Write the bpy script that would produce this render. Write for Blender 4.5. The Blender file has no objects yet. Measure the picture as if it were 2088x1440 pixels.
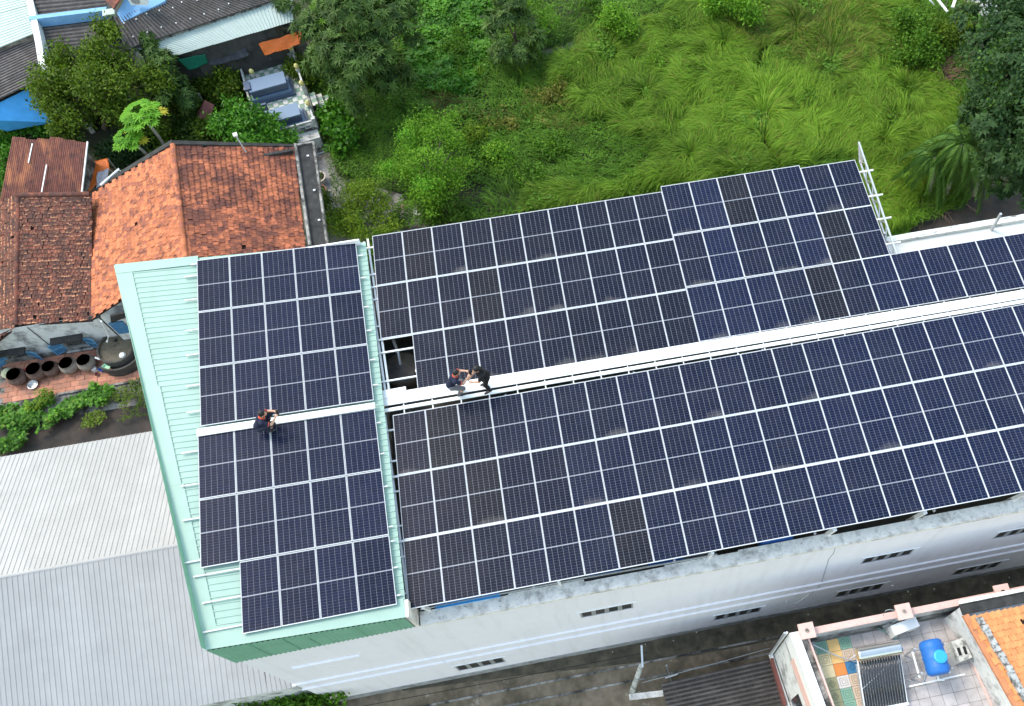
import bpy, bmesh, math, random
import numpy as np
from mathutils import Vector, Matrix
random.seed(7); rng = np.random.default_rng(11)
S = bpy.context.scene
COL = S.collection
PI = math.pi
AIR, DUST, OZ = 2.2, 1.6, 0.3
# ---------------------------------------------------------------- camera, sky, sun, exposure
F_PX, PPX, PPY = 1792.56, 1044 + 257.6, 720 + 150.48          # the photograph is a crop: its optical axis is off centre
CAMP = np.array([5.81711, -20.84026, 35.96051])
def _rot(rx, ry, rz):
    c, s = math.cos, math.sin
    return (np.array([[c(rz), -s(rz), 0], [s(rz), c(rz), 0], [0, 0, 1]]) @ np.array([[c(ry), 0, s(ry)], [0, 1, 0], [-s(ry), 0, c(ry)]])
            @ np.array([[1, 0, 0], [0, c(rx), -s(rx)], [0, s(rx), c(rx)]]))
ROT = _rot(0.43329, 0.00572, -0.19017)
cd = bpy.data.cameras.new('camera'); cam = bpy.data.objects.new('camera', cd); COL.objects.link(cam)
cam.matrix_world = Matrix([list(ROT[i]) + [CAMP[i]] for i in range(3)] + [[0, 0, 0, 1]])
cd.sensor_width = 36; cd.lens = 36 * F_PX / 2088; cd.shift_x = -257.6 / 2088; cd.shift_y = 150.48 / 2088
cd.clip_start = 0.5; cd.clip_end = 900
S.camera = cam
SUN_EL, SUN_AZ = math.radians(55), math.radians(142)           # azimuth measured from +X, anticlockwise
W = bpy.data.worlds.new('World'); S.world = W; W.use_nodes = True
wn = W.node_tree.nodes; wl = W.node_tree.links
sky = wn.new('ShaderNodeTexSky'); sky.sky_type = 'NISHITA'; sky.sun_disc = False
sky.sun_elevation = SUN_EL; sky.sun_rotation = PI / 2 - SUN_AZ; sky.air_density = AIR; sky.dust_density = DUST; sky.ozone_density = OZ
wl.new(sky.outputs[0], wn['Background'].inputs[0]); wn['Background'].inputs[1].default_value = 0.15
sl = bpy.data.lights.new('sun', 'SUN'); sl.energy = 0.85; sl.angle = math.radians(16); sl.color = (1, .93, .83)
sun = bpy.data.objects.new('sun', sl); COL.objects.link(sun)
sd = Vector((math.cos(SUN_EL) * math.cos(SUN_AZ), math.cos(SUN_EL) * math.sin(SUN_AZ), math.sin(SUN_EL)))
sun.rotation_euler = sd.to_track_quat('Z', 'Y').to_euler(); sun.location = (0, 20, 60)
S.view_settings.view_transform = 'Standard'; S.view_settings.look = 'None'; S.view_settings.gamma = 1
S.view_settings.use_curve_mapping = False; S.view_settings.exposure = 1.4
S.render.engine = 'CYCLES'
S.cycles.max_bounces = 5; S.cycles.diffuse_bounces = 3; S.cycles.glossy_bounces = 2; S.cycles.transmission_bounces = 2
# ---------------------------------------------------------------- measuring helpers (pixels of the 2088 x 1440 photograph)
def _ray(px, py): return ROT @ np.array([(px - PPX) / F_PX, -(py - PPY) / F_PX, -1.])
def at(px, py, z):
    d = _ray(px, py); t = (z - CAMP[2]) / d[2]; return CAMP + t * d
def at_y(px, py, y):
    d = _ray(px, py); t = (y - CAMP[1]) / d[1]; return CAMP + t * d
def at_plane(px, py, o, n):
    d = _ray(px, py); o = np.array(o); n = np.array(n); t = n @ (o - CAMP) / (n @ d); return CAMP + t * d
def pj(P):
    c = (np.asarray(P) - CAMP) @ ROT
    return np.stack([PPX + F_PX * c[..., 0] / -c[..., 2], PPY - F_PX * c[..., 1] / -c[..., 2]], -1)
def inpoly(P, poly):
    x, y = P[..., 0], P[..., 1]; r = np.zeros(x.shape, bool); n = len(poly)
    for i in range(n):
        x1, y1 = poly[i]; x2, y2 = poly[(i + 1) % n]
        if y1 == y2: continue
        r ^= ((y1 > y) != (y2 > y)) & (x < (x2 - x1) * (y - y1) / (y2 - y1) + x1)
    return r
# ---------------------------------------------------------------- materials
def srgb(r, g, b):
    f = lambda c: (c / 255 / 12.92 if c <= 10 else ((c / 255 + .055) / 1.055) ** 2.4)
    return (f(r), f(g), f(b))
def _nodes(name):
    m = bpy.data.materials.new(name); m.use_nodes = True
    return m, m.node_tree.nodes, m.node_tree.links, m.node_tree.nodes['Principled BSDF']
def rgba(c): return (c[0], c[1], c[2], 1)
def mixc(n, l, fac, a, b, mode='MIX'):
    x = n.new('ShaderNodeMix'); x.data_type = 'RGBA'; x.blend_type = mode
    for sck, v in ((0, fac), (6, a), (7, b)):
        if isinstance(v, (int, float)): x.inputs[sck].default_value = v
        elif isinstance(v, tuple): x.inputs[sck].default_value = rgba(v)
        else: l.new(v, x.inputs[sck])
    return x.outputs[2]
def noise(n, l, scale, detail=4, rough=.6, coord=None, stretch=None):
    if coord is None:
        coord = n.new('ShaderNodeNewGeometry').outputs['Position']
    if stretch:
        mp = n.new('ShaderNodeMapping'); mp.inputs['Scale'].default_value = stretch; l.new(coord, mp.inputs[0]); coord = mp.outputs[0]
    t = n.new('ShaderNodeTexNoise'); t.inputs['Scale'].default_value = scale; t.inputs['Detail'].default_value = detail
    t.inputs['Roughness'].default_value = rough; l.new(coord, t.inputs['Vector']); return t.outputs[0]
def ramp(n, l, src, lo, hi, a=0., b=1.):
    r = n.new('ShaderNodeMapRange'); r.inputs[1].default_value = lo; r.inputs[2].default_value = hi
    r.inputs[3].default_value = a; r.inputs[4].default_value = b; l.new(src, r.inputs[0]); return r.outputs[0]
def isl_random(n, l):
    a = n.new('ShaderNodeMath'); a.operation = 'ADD'; f = n.new('ShaderNodeMath'); f.operation = 'FRACT'
    l.new(n.new('ShaderNodeNewGeometry').outputs['Random Per Island'], a.inputs[0]); l.new(n.new('ShaderNodeObjectInfo').outputs['Random'], a.inputs[1]); l.new(a.outputs[0], f.inputs[0]); return f.outputs[0]
def mat(name, base, rough=.7, var=.18, vscale=3., stain=None, sscale=.8, slo=.5, shi=.7, samt=.8, stretch=None,
        stain2=None, s2scale=6., s2lo=.58, s2hi=.68, s2amt=.7, metal=0., bump=0., bscale=60., island=0., spec=.4, darks=0.):
    m, n, l, p = _nodes(name)
    col = mixc(n, l, ramp(n, l, noise(n, l, vscale), .3, .7), tuple(c * (1 - var) for c in base), tuple(min(.9, c * (1 + var)) for c in base))
    if island:
        g = isl_random(n, l)
        if darks: col = mixc(n, l, ramp(n, l, g, 1 - darks, 1 - darks + .02, 0, .75), col, stain or (.05, .03, .02))
        col = mixc(n, l, ramp(n, l, g, 0, 1), mixc(n, l, 1., col, (1 - island,) * 3, 'MULTIPLY'), mixc(n, l, 1., col, (1 + island,) * 3, 'MULTIPLY'))
    if stain:
        col = mixc(n, l, ramp(n, l, noise(n, l, sscale, 6, .65, stretch=stretch), slo, shi, 0, samt), col, stain)
    if stain2:
        col = mixc(n, l, ramp(n, l, noise(n, l, s2scale, 5, .7), s2lo, s2hi, 0, s2amt), col, stain2)
    l.new(col, p.inputs['Base Color']); p.inputs['Roughness'].default_value = rough; p.inputs['Metallic'].default_value = metal
    p.inputs['Specular IOR Level'].default_value = spec
    if bump:
        b = n.new('ShaderNodeBump'); b.inputs['Strength'].default_value = bump; b.inputs['Distance'].default_value = .02
        l.new(noise(n, l, bscale, 3), b.inputs['Height']); l.new(b.outputs[0], p.inputs['Normal'])
    return m
def leafmat(name, dark, light, hue=None, rough=.55, trans=.25, hueamt=.5):
    m, n, l, p = _nodes(name)
    a = n.new('ShaderNodeAttribute'); a.attribute_name = 'tint'
    col = mixc(n, l, a.outputs['Fac'], dark, light)
    g = n.new('ShaderNodeNewGeometry').outputs['Random Per Island']
    col = mixc(n, l, ramp(n, l, g, 0, 1, 0, .5), col, mixc(n, l, 1., col, (1.5, 1.45, 1.3), 'MULTIPLY'))
    if hue: col = mixc(n, l, ramp(n, l, g, .9, 1., 0, hueamt), col, hue)
    l.new(col, p.inputs['Base Color']); p.inputs['Roughness'].default_value = rough; p.inputs['Specular IOR Level'].default_value = .14
    t = n.new('ShaderNodeBsdfTranslucent'); l.new(mixc(n, l, 1., col, (1.1, 1.35, .5), 'MULTIPLY'), t.inputs[0])
    mx = n.new('ShaderNodeMixShader'); mx.inputs[0].default_value = trans
    l.new(p.outputs[0], mx.inputs[1]); l.new(t.outputs[0], mx.inputs[2]); l.new(mx.outputs[0], n['Material Output'].inputs[0])
    return m
# ---------------------------------------------------------------- mesh builder
def tag(o, label=None, cat=None, group=None, kind=None):
    for k, v in (('label', label), ('category', cat), ('group', group), ('kind', kind)):
        if v: o[k] = v
    return o
def empty(name, loc=(0, 0, 0), rz=0., label=None, cat=None, group=None):
    o = bpy.data.objects.new(name, None); COL.objects.link(o); o.location = tuple(loc); o.rotation_euler = (0, 0, rz); o.empty_display_size = .2
    bpy.context.view_layer.update() if False else None
    return tag(o, label, cat, group)
def mobj(name, me, parent=None, label=None, cat=None, group=None, kind=None):
    o = bpy.data.objects.new(name, me); COL.objects.link(o)
    if parent is not None: o.parent = parent
    return tag(o, label, cat, group, kind)
def v3(p): return np.array([float(p[0]), float(p[1]), float(p[2])])
def unit(v): v = v3(v); return v / (np.linalg.norm(v) + 1e-12)
class MB:
    def __init__(s): s.v = []; s.f = []; s.m = []
    def add(s, vs, fs, mi=0):
        k = len(s.v); s.v += [tuple(map(float, p)) for p in vs]; s.f += [tuple(i + k for i in f) for f in fs]; s.m += [mi] * len(fs); return s
    def hexa(s, b, t, mi=0):
        return s.add(list(b) + list(t), [(3, 2, 1, 0), (4, 5, 6, 7), (0, 1, 5, 4), (1, 2, 6, 5), (2, 3, 7, 6), (3, 0, 4, 7)], mi)
    def box(s, x0, x1, y0, y1, z0, z1, mi=0):
        return s.hexa([(x0, y0, z0), (x1, y0, z0), (x1, y1, z0), (x0, y1, z0)], [(x0, y0, z1), (x1, y0, z1), (x1, y1, z1), (x0, y1, z1)], mi)
    def obox(s, c, ax, ay, az, mi=0):
        c, ax, ay, az = map(v3, (c, ax, ay, az))
        q = lambda i, j, k: c + i * ax + j * ay + k * az
        return s.hexa([q(-1, -1, -1), q(1, -1, -1), q(1, 1, -1), q(-1, 1, -1)], [q(-1, -1, 1), q(1, -1, 1), q(1, 1, 1), q(-1, 1, 1)], mi)
    def bar(s, p, q, w, h, up=(0, 0, 1), mi=0):
        p, q = v3(p), v3(q); d = q - p; L = np.linalg.norm(d); d = d / L
        sd_ = np.cross(d, up); sd_ = unit(sd_) if np.linalg.norm(sd_) > 1e-6 else np.array([1., 0, 0]); u = np.cross(sd_, d)
        return s.obox((p + q) / 2, d * L / 2, sd_ * w / 2, u * h / 2, mi)
    def prism(s, poly, z0, z1, mi=0):
        n = len(poly)
        zb = z0 if hasattr(z0, '__len__') else [z0] * n; zt = z1 if hasattr(z1, '__len__') else [z1] * n
        vs = [(p[0], p[1], zb[i]) for i, p in enumerate(poly)] + [(p[0], p[1], zt[i]) for i, p in enumerate(poly)]
        return s.add(vs, [tuple(range(n))[::-1], tuple(range(n, 2 * n))] + [(i, (i + 1) % n, n + (i + 1) % n, n + i) for i in range(n)], mi)
    def slab(s, pts, th, mi=0):     # a plate of thickness th under the polygon pts
        pts = [v3(p) for p in pts]; n = unit(np.cross(pts[1] - pts[0], pts[2] - pts[0])); n = n if n[2] > 0 else -n
        k = len(pts)
        return s.add(pts + [p - n * th for p in pts], [tuple(range(k)), tuple(range(k, 2 * k))[::-1]] + [(i, k + i, k + (i + 1) % k, (i + 1) % k) for i in range(k)], mi)
    def tube(s, pts, r, n=6, mi=0, cap=True):
        pts = [v3(p) for p in pts]; rs = r if hasattr(r, '__len__') else [r] * len(pts); vs = []; fs = []
        for i, p in enumerate(pts):
            d = unit(pts[min(i + 1, len(pts) - 1)] - pts[max(i - 1, 0)])
            a = unit(np.cross(d, (0, 0, 1) if abs(d[2]) < .9 else (1, 0, 0))); b = np.cross(d, a)
            vs += [p + rs[i] * (math.cos(2 * PI * k / n) * a + math.sin(2 * PI * k / n) * b) for k in range(n)]
        for i in range(len(pts) - 1):
            fs += [(i * n + k, i * n + (k + 1) % n, (i + 1) * n + (k + 1) % n, (i + 1) * n + k) for k in range(n)]
        if cap: fs += [tuple(range(n)), tuple(range((len(pts) - 1) * n, len(pts) * n))[::-1]]
        return s.add(vs, fs, mi)
    def lathe(s, prof, c=(0, 0, 0), n=16, mi=0, ax=(1, 0, 0), ay=(0, 1, 0), az=(0, 0, 1)):
        c, ax, ay, az = map(v3, (c, ax, ay, az)); vs = []; fs = []
        for r, z in prof: vs += [c + r * (math.cos(2 * PI * k / n) * ax + math.sin(2 * PI * k / n) * ay) + z * az for k in range(n)]
        for i in range(len(prof) - 1):
            fs += [(i * n + k, i * n + (k + 1) % n, (i + 1) * n + (k + 1) % n, (i + 1) * n + k) for k in range(n)]
        if prof[0][0] > 1e-4: fs.append(tuple(range(n))[::-1])
        if prof[-1][0] > 1e-4: fs.append(tuple(range((len(prof) - 1) * n, len(prof) * n)))
        return s.add(vs, fs, mi)
    def corr(s, a, b, c, d, n, amp, style='sine', mi=0, th=.012, valley=None):   # a-b: across the ribs, a-d / b-c: along them
        a, b, c, d = map(v3, (a, b, c, d)); nn = unit(np.cross(b - a, d - a)); nn = nn if nn[2] > 0 else -nn
        if style == 'sine': prof = [(0, 0), (.125, .15), (.25, .5), (.375, .85), (.5, 1), (.625, .85), (.75, .5), (.875, .15)]
        else: prof = [(0, 0), (.62, 0), (.72, 1), (.9, 1)]
        t = []; h = []
        for i in range(n):
            for u, w in prof: t.append((i + u) / n); h.append(w * amp)
        t.append(1.); h.append(0.)
        vs = [a + (b - a) * x + nn * y for x, y in zip(t, h)] + [d + (c - d) * x + nn * y for x, y in zip(t, h)]
        k = len(t)
        s.add(vs, [(i, i + 1, k + i + 1, k + i) for i in range(k - 1)], mi)
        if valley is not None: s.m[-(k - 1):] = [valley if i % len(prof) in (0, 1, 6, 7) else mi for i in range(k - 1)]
        return s.slab([a - nn * .004, b - nn * .004, c - nn * .004, d - nn * .004], th, mi)
    def build(s, name, mats, parent=None, label=None, cat=None, group=None, kind=None, smooth=False, org=None):
        me = bpy.data.meshes.new(name)
        vs = s.v
        if org is not None: vs = [(x - org[0], y - org[1], z - org[2]) for x, y, z in vs]
        me.from_pydata(vs, [], s.f)
        for m in (mats if isinstance(mats, (list, tuple)) else [mats]): me.materials.append(m)
        if any(s.m): me.polygons.foreach_set('material_index', s.m)
        bm = bmesh.new(); bm.from_mesh(me); bmesh.ops.recalc_face_normals(bm, faces=bm.faces); bm.to_mesh(me); bm.free()
        if smooth: me.polygons.foreach_set('use_smooth', [True] * len(me.polygons))
        me.update()
        o = mobj(name, me, parent, label, cat, group, kind)
        if org is not None and parent is None: o.location = tuple(org)
        return o
def npmesh(name, V, Fq, m, tint=None, parent=None, **kw):
    V = np.ascontiguousarray(V, np.float32); Fq = np.ascontiguousarray(Fq, np.int32); k = Fq.shape[1]
    me = bpy.data.meshes.new(name)
    me.vertices.add(len(V)); me.vertices.foreach_set('co', V.ravel())
    me.loops.add(Fq.size); me.loops.foreach_set('vertex_index', Fq.ravel())
    me.polygons.add(len(Fq)); me.polygons.foreach_set('loop_start', np.arange(0, Fq.size, k, dtype=np.int32))
    if tint is not None:
        a = me.attributes.new('tint', 'FLOAT', 'POINT'); a.data.foreach_set('value', np.ascontiguousarray(tint, np.float32))
    me.materials.append(m); me.update(calc_edges=True)
    return mobj(name, me, parent, **kw)
def nrm(a): return a / (np.linalg.norm(a, axis=-1, keepdims=True) + 1e-9)
def leaf_arrays(C, D, N, L, Wd, tint, fold=.15, droop=.0):
    """one kite-shaped leaf (a quad) per row: base C, direction D, face normal N"""
    D = nrm(D); Sd = nrm(np.cross(D, N)); Up = np.cross(Sd, D); L = L[:, None]; Wd = Wd[:, None]
    b = C; l_ = C + D * L * .45 + Sd * Wd / 2 + Up * Wd * fold; r_ = C + D * L * .45 - Sd * Wd / 2 + Up * Wd * fold
    t = C + D * L - np.array([0, 0, 1.]) * L * droop
    V = np.stack([b, r_, t, l_], 1).reshape(-1, 3); F_ = np.arange(len(V)).reshape(-1, 4)
    return V, F_, np.repeat(tint, 4)
def rdir(n): return nrm(rng.normal(size=(n, 3)))
# ---------------------------------------------------------------- shared materials
M = {}
M['white_metal'] = mat('white_metal', (.78, .78, .77), .45, .04, 8, stain=(.55, .55, .53), sscale=3, slo=.62, shi=.75, samt=.35)
M['galv'] = mat('galvanised', (.5, .51, .52), .4, .12, 12, metal=.5)
M['alu'] = mat('aluminium_frame', (.58, .585, .59), .4, .05, 6)
M['backsheet'] = mat('backsheet', (.24, .25, .28), .35, .05, 6)
M['wall_white'] = mat('white_wall_paint', (.82, .79, .82), .8, .02, 1.5, stain=(.6, .585, .585), sscale=1.1, slo=.5, shi=.78, samt=.5, stretch=(2.6, 2.6, .22), stain2=(.3, .3, .29), s2scale=2.2, s2lo=.68, s2hi=.8, s2amt=.35, bump=.1)
M['parapet'] = mat('weathered_parapet', (.78, .735, .67), .9, .1, 4, stain=(.2, .175, .15), sscale=2.6, slo=.48, shi=.72, samt=.85, stain2=(.05, .05, .045), s2scale=9, s2lo=.6, s2hi=.7, bump=.3)
M['mouldy'] = mat('mouldy_concrete', (.3, .28, .25), .95, .25, 5, stain=(.03, .03, .028), sscale=1.6, slo=.4, shi=.6, samt=.95, bump=.4)
M['black_mould'] = mat('black_concrete', (.035, .034, .032), .95, .4, 3, stain=(.14, .135, .125), sscale=2.5, slo=.6, shi=.75, samt=.5, bump=.4)
M['slab'] = mat('roof_slab_concrete', (.07, .066, .058), .95, .25, 2, stain=(.025, .025, .022), sscale=1.2)
M['green_roof'] = mat('mint_sheet', (.28, .41, .34), .5, .05, 2, stain=(.24, .355, .295), sscale=.7, slo=.5, shi=.75, samt=.5, stain2=(.16, .22, .19), s2scale=5, s2lo=.67, s2hi=.74, s2amt=.6)
M['green_clad'] = mat('green_cladding', (.2, .41, .29), .55, .06, 2, stain=(.15, .33, .23), sscale=2, slo=.5, shi=.7, samt=.5, stretch=(1, 1, .15))
M['pale_sheet'] = mat('pale_green_sheet', (.37, .435, .39), .5, .05, 2, stain=(.45, .52, .49), sscale=1.2, slo=.55, shi=.75, samt=.5, stain2=(.25, .27, .25), s2scale=4, s2lo=.72, s2hi=.78, s2amt=.5)
M['silver_sheet'] = mat('silver_sheet', (.31, .305, .3), .5, .06, 1.5, stain=(.25, .245, .24), sscale=.5, slo=.5, shi=.75, samt=.6, stain2=(.17, .165, .16), s2scale=3, s2lo=.7, s2hi=.8, s2amt=.5, metal=.3, island=.05)
M['fibro'] = mat('weathered_fibre_cement', (.11, .098, .09), .95, .25, 3, stain=(.06, .054, .05), sscale=1.4, slo=.4, shi=.65, samt=.8, stain2=(.3, .29, .28), s2scale=14, s2lo=.66, s2hi=.74, s2amt=.6, bump=.4)
M['fibro_brown'] = mat('brown_fibre_cement', (.2, .165, .15), .95, .2, 3, stain=(.09, .075, .07), sscale=1.4, slo=.45, shi=.65, samt=.7, stain2=(.36, .33, .31), s2scale=14, s2lo=.66, s2hi=.74, s2amt=.5, bump=.4)
M['rust'] = mat('rusty_sheet', (.15, .052, .036), .85, .25, 4, stain=(.42, .16, .07), sscale=1.3, slo=.5, shi=.66, samt=.85, stretch=(1.4, .22, 1), stain2=(.055, .03, .028), s2scale=2.2, s2lo=.52, s2hi=.66, s2amt=.7, bump=.2)
M['orange_tile'] = mat('orange_clay_tile', (.47, .145, .06), .8, .12, 5, stain=(.15, .048, .034), sscale=.9, slo=.54, shi=.76, samt=.6, stain2=(.11, .036, .026), s2scale=2.6, s2lo=.53, s2hi=.62, s2amt=.85, island=.32, darks=.17)
M['red_tile'] = mat('stained_red_clay_tile', (.43, .13, .058), .8, .14, 5, stain=(.08, .027, .02), sscale=.8, slo=.43, shi=.62, samt=.82, stain2=(.1, .034, .026), s2scale=2.8, s2lo=.51, s2hi=.6, s2amt=.85, island=.32, darks=.2)
M['dark_tile'] = mat('mossy_clay_tile', (.2, .062, .036), .9, .25, 6, stain=(.05, .026, .022), sscale=2.4, slo=.38, shi=.6, samt=.9, island=.5, darks=.15)
M['pale_lip'] = mat('lit_tile_lip', (.5, .23, .12), .9, .25, 9, stain=(.07, .03, .022), sscale=4.5, slo=.4, shi=.5, samt=.95)  # light on the tile butts, put into the colour of the top face
M['new_tile'] = mat('bright_orange_tile', (.62, .25, .09), .75, .08, 4, stain=(.3, .12, .05), sscale=1.5, slo=.6, shi=.75, samt=.6, island=.14)
M['blue_plastic'] = mat('blue_plastic', (.016, .125, .42), .5, .08, 4, stain=(.06, .17, .36), sscale=3, slo=.52, shi=.75, samt=.5, spec=.4)
M['cyan_plastic'] = mat('cyan_plastic', (.03, .32, .55), .4, .1, 30)
M['steel'] = mat('polished_steel', (.66, .62, .56), .22, .05, 4, metal=1.)
M['dark_tube'] = mat('dark_glass_tube', (.022, .018, .018), .15, .2, 3, spec=.6)
M['dark_pane'] = mat('window_glass', (.02, .022, .025), .15, .3, 4, spec=.5)
M['black'] = mat('matt_black', (.012, .012, .012), .8)
M['white_plastic'] = mat('white_plastic', (.74, .74, .72), .5, .04, 8, stain=(.5, .5, .47), sscale=4, slo=.6, shi=.8, samt=.5)
M['pink_cap'] = mat('pink_concrete_cap', (.66, .43, .37), .8, .08, 6, stain=(.5, .3, .26), sscale=5, slo=.6, shi=.75, samt=.4)
M['rendered_white'] = mat('stained_white_render', (.64, .64, .62), .9, .06, 4, stain=(.1, .1, .095), sscale=1.1, slo=.5, shi=.66, samt=.9, stain2=(.33, .32, .3), s2scale=3.5, s2lo=.52, s2hi=.66, s2amt=.6, bump=.2)
M['floor_tile'] = mat('grey_floor_tile', (.43, .39, .375), .65, .06, 5, stain=(.22, .2, .18), sscale=1.6, slo=.46, shi=.7, samt=.6, stain2=(.12, .11, .1), s2scale=5, s2lo=.62, s2hi=.72, s2amt=.5, island=.09)
M['grout'] = mat('dirty_grout', (.2, .19, .17), .95, .3, 6)
M['rope'] = mat('grey_hose', (.3, .32, .32), .8)
M['blue_paint'] = mat('blue_wall_paint', (.18, .36, .58), .8, .08, 3, stain=(.4, .45, .5), sscale=3, slo=.6, shi=.75, samt=.4)
M['vivid_blue'] = mat('vivid_blue_wall', (.06, .34, .7), .7, .12, 2.5, stain=(.1, .38, .75), sscale=1.5, slo=.5, shi=.75, samt=.5)
M['orange_tarp'] = mat('orange_tarpaulin', (.72, .15, .018), .55, .1, 5)
M['green_tarp'] = mat('green_tarpaulin', (.012, .17, .1), .6, .15, 5)
M['grey_tarp'] = mat('dark_shade_cloth', (.055, .055, .06), .95, .3, 5, stain=(.14, .135, .13), sscale=1.6, slo=.5, shi=.7)
M['grey_cloth'] = mat('pale_grey_sheet', (.42, .38, .38), .8, .12, 6)
M['red_brown'] = mat('red_brown_sheet', (.16, .055, .045), .8, .15, 4)
M['clay_jar'] = mat('brown_glazed_jar', (.12, .075, .06), .55, .2, 8, stain=(.3, .24, .2), sscale=6, slo=.55, shi=.7, samt=.5)
M['grey_jar'] = mat('grey_clay_jar', (.26, .22, .18), .8, .2, 8, stain=(.1, .085, .07), sscale=6, slo=.5, shi=.7, samt=.7)
M['shutter'] = mat('blue_shutter', (.05, .17, .32), .65, .2, 8, stain=(.14, .28, .4), sscale=5, slo=.55, shi=.7)
M['shutter_frame'] = mat('blue_shutter_frame', (.13, .33, .52), .65, .12, 8)
M['brick'] = mat('terracotta_paver', (.43, .19, .12), .9, .12, 5, stain=(.16, .11, .085), sscale=1.3, slo=.5, shi=.7, samt=.75, island=.2)
M['tomb'] = mat('blue_grey_granite', (.13, .19, .27), .4, .06, 20, spec=.5)
M['tomb_dark'] = mat('dark_granite', (.055, .08, .13), .35, .1, 20, spec=.5)
M['tomb_stone'] = mat('old_white_stone', (.52, .52, .48), .9, .12, 6, stain=(.09, .095, .085), sscale=3.2, slo=.48, shi=.64, samt=.85)
M['check_white'] = mat('pale_ornament_tile', (.55, .53, .48), .7, .1, 8, stain=(.32, .26, .2), sscale=9, slo=.55, shi=.68, samt=.6, island=.12)
M['check_green'] = mat('green_ornament_tile', (.2, .29, .2), .7, .15, 8, stain=(.38, .42, .34), sscale=9, slo=.6, shi=.7, samt=.5, island=.18)
M['yellow'] = mat('yellow_glaze', (.7, .6, .22), .5, .1, 20)
M['bark'] = mat('bark', (.16, .12, .09), .95, .25, 8)
M['grey_wood'] = mat('weathered_wood', (.35, .32, .28), .9, .2, 10)
M['hose'] = mat('tan_hose', (.45, .33, .2), .6)
M['pot_clay'] = mat('pale_clay_pot', (.5, .42, .36), .85, .15, 8, stain=(.25, .2, .16), sscale=6, slo=.55, shi=.7)
M['pot_dark'] = mat('dark_clay_pot', (.2, .1, .075), .85, .2, 8)
M['soil'] = mat('pot_soil', (.04, .03, .022), .95, .3, 10)
M['tv'] = mat('ac_grille', (.3, .3, .3), .6)
# ---------------------------------------------------------------- solar cells: blue glass, dusty at the low edge, each module its own tone
def cell_material(name, c0, c1):
    m, n, l, p = _nodes(name)
    a = n.new('ShaderNodeAttribute'); a.attribute_type = 'OBJECT'; a.attribute_name = 'tone'
    col = mixc(n, l, a.outputs['Fac'], c0, c1)
    g = n.new('ShaderNodeNewGeometry').outputs['Random Per Island']
    col = mixc(n, l, ramp(n, l, g, 0, 1), mixc(n, l, 1., col, (.8, .8, .82), 'MULTIPLY'), mixc(n, l, 1., col, (1.25, 1.25, 1.2), 'MULTIPLY'))
    tc = n.new('ShaderNodeTexCoord').outputs['Object']
    d = n.new('ShaderNodeAttribute'); d.attribute_type = 'OBJECT'; d.attribute_name = 'dust'
    # dust drifts: a ragged hump of dried mud along the module's low edge, from the object's own coordinates
    sx = n.new('ShaderNodeSeparateXYZ'); l.new(tc, sx.inputs[0])
    mth = lambda op, x, y: (lambda q: (setattr(q, 'operation', op), [l.new(v, q.inputs[i]) if not isinstance(v, (int, float)) else setattr(q.inputs[i], 'default_value', v) for i, v in enumerate((x, y))], q.outputs[0])[2])(n.new('ShaderNodeMath'))
    oi = n.new('ShaderNodeObjectInfo').outputs['Random']
    xx = mth('SUBTRACT', sx.outputs[0], mth('MULTIPLY', mth('SUBTRACT', oi, .5), 1.1))
    hump = mth('SUBTRACT', mth('ADD', .1, mth('MULTIPLY', oi, .2)), mth('MULTIPLY', mth('MULTIPLY', xx, xx), .8))
    wob = mth('MULTIPLY', mth('SUBTRACT', noise(n, l, 2.6, 5, .65), .5), .5)
    edge = mth('SUBTRACT', mth('ADD', hump, wob), mth('ADD', sx.outputs[1], 1.06))
    dm = mth('MULTIPLY', ramp(n, l, edge, -.03, .2, 0, .24), d.outputs['Fac'])
    film = mth('MULTIPLY', ramp(n, l, noise(n, l, .9, 5, .65), .42, .75, 0, .04), 1.)
    col = mixc(n, l, film, col, (.2, .18, .16)); col = mixc(n, l, dm, col, (.24, .22, .2))
    l.new(col, p.inputs['Base Color']); l.new(ramp(n, l, dm, 0, .4, .2, .6), p.inputs['Roughness']); p.inputs['Specular IOR Level'].default_value = .13
    return m
M['cell'] = cell_material('solar_cell', (.0045, .0056, .0125), (.0065, .0105, .034))
M['cell_brown'] = cell_material('dusty_solar_cell', (.0074, .0076, .0118), (.0085, .0086, .0145))
PW, PL = 1.045, 2.126
fm = MB(); LS, LE = .012, .018
fm.box(-PW / 2, -PW / 2 + LS, -PL / 2, PL / 2, -.035, 0).box(PW / 2 - LS, PW / 2, -PL / 2, PL / 2, -.035, 0)
fm.box(-PW / 2 + LS, PW / 2 - LS, -PL / 2, -PL / 2 + LE, -.035, -.0004).box(-PW / 2 + LS, PW / 2 - LS, PL / 2 - LE, PL / 2, -.035, -.0004)
bs = MB(); bs.box(-PW / 2 + LS, PW / 2 - LS, -PL / 2 + LE, PL / 2 - LE, -.03, -.006)
def field(y0, y1):
    b = MB(); x0, x1 = -PW / 2 + LS + .008, PW / 2 - LS - .008; dx = (x1 - x0) / 6; dy = (y1 - y0) / 12
    for i in range(6):
        for j in range(12):
            xa, xb, ya, yb = x0 + i * dx + .0036, x0 + (i + 1) * dx - .0036, y0 + j * dy + .0018, y0 + (j + 1) * dy - .0018
            b.add([(xa, ya, -.003), (xb, ya, -.003), (xb, yb, -.003), (xa, yb, -.003)], [(0, 1, 2, 3)])
    return b
_tmp = [fm.build('frame', M['alu']), bs.build('backsheet', M['backsheet']), field(.016, PL / 2 - LE - .01).build('cell_field', M['cell']), field(-PL / 2 + LE + .01, -.016).build('cell_field', M['cell'])]
P_ME = [o.data for o in _tmp]
for o in _tmp: bpy.data.objects.remove(o)
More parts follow.
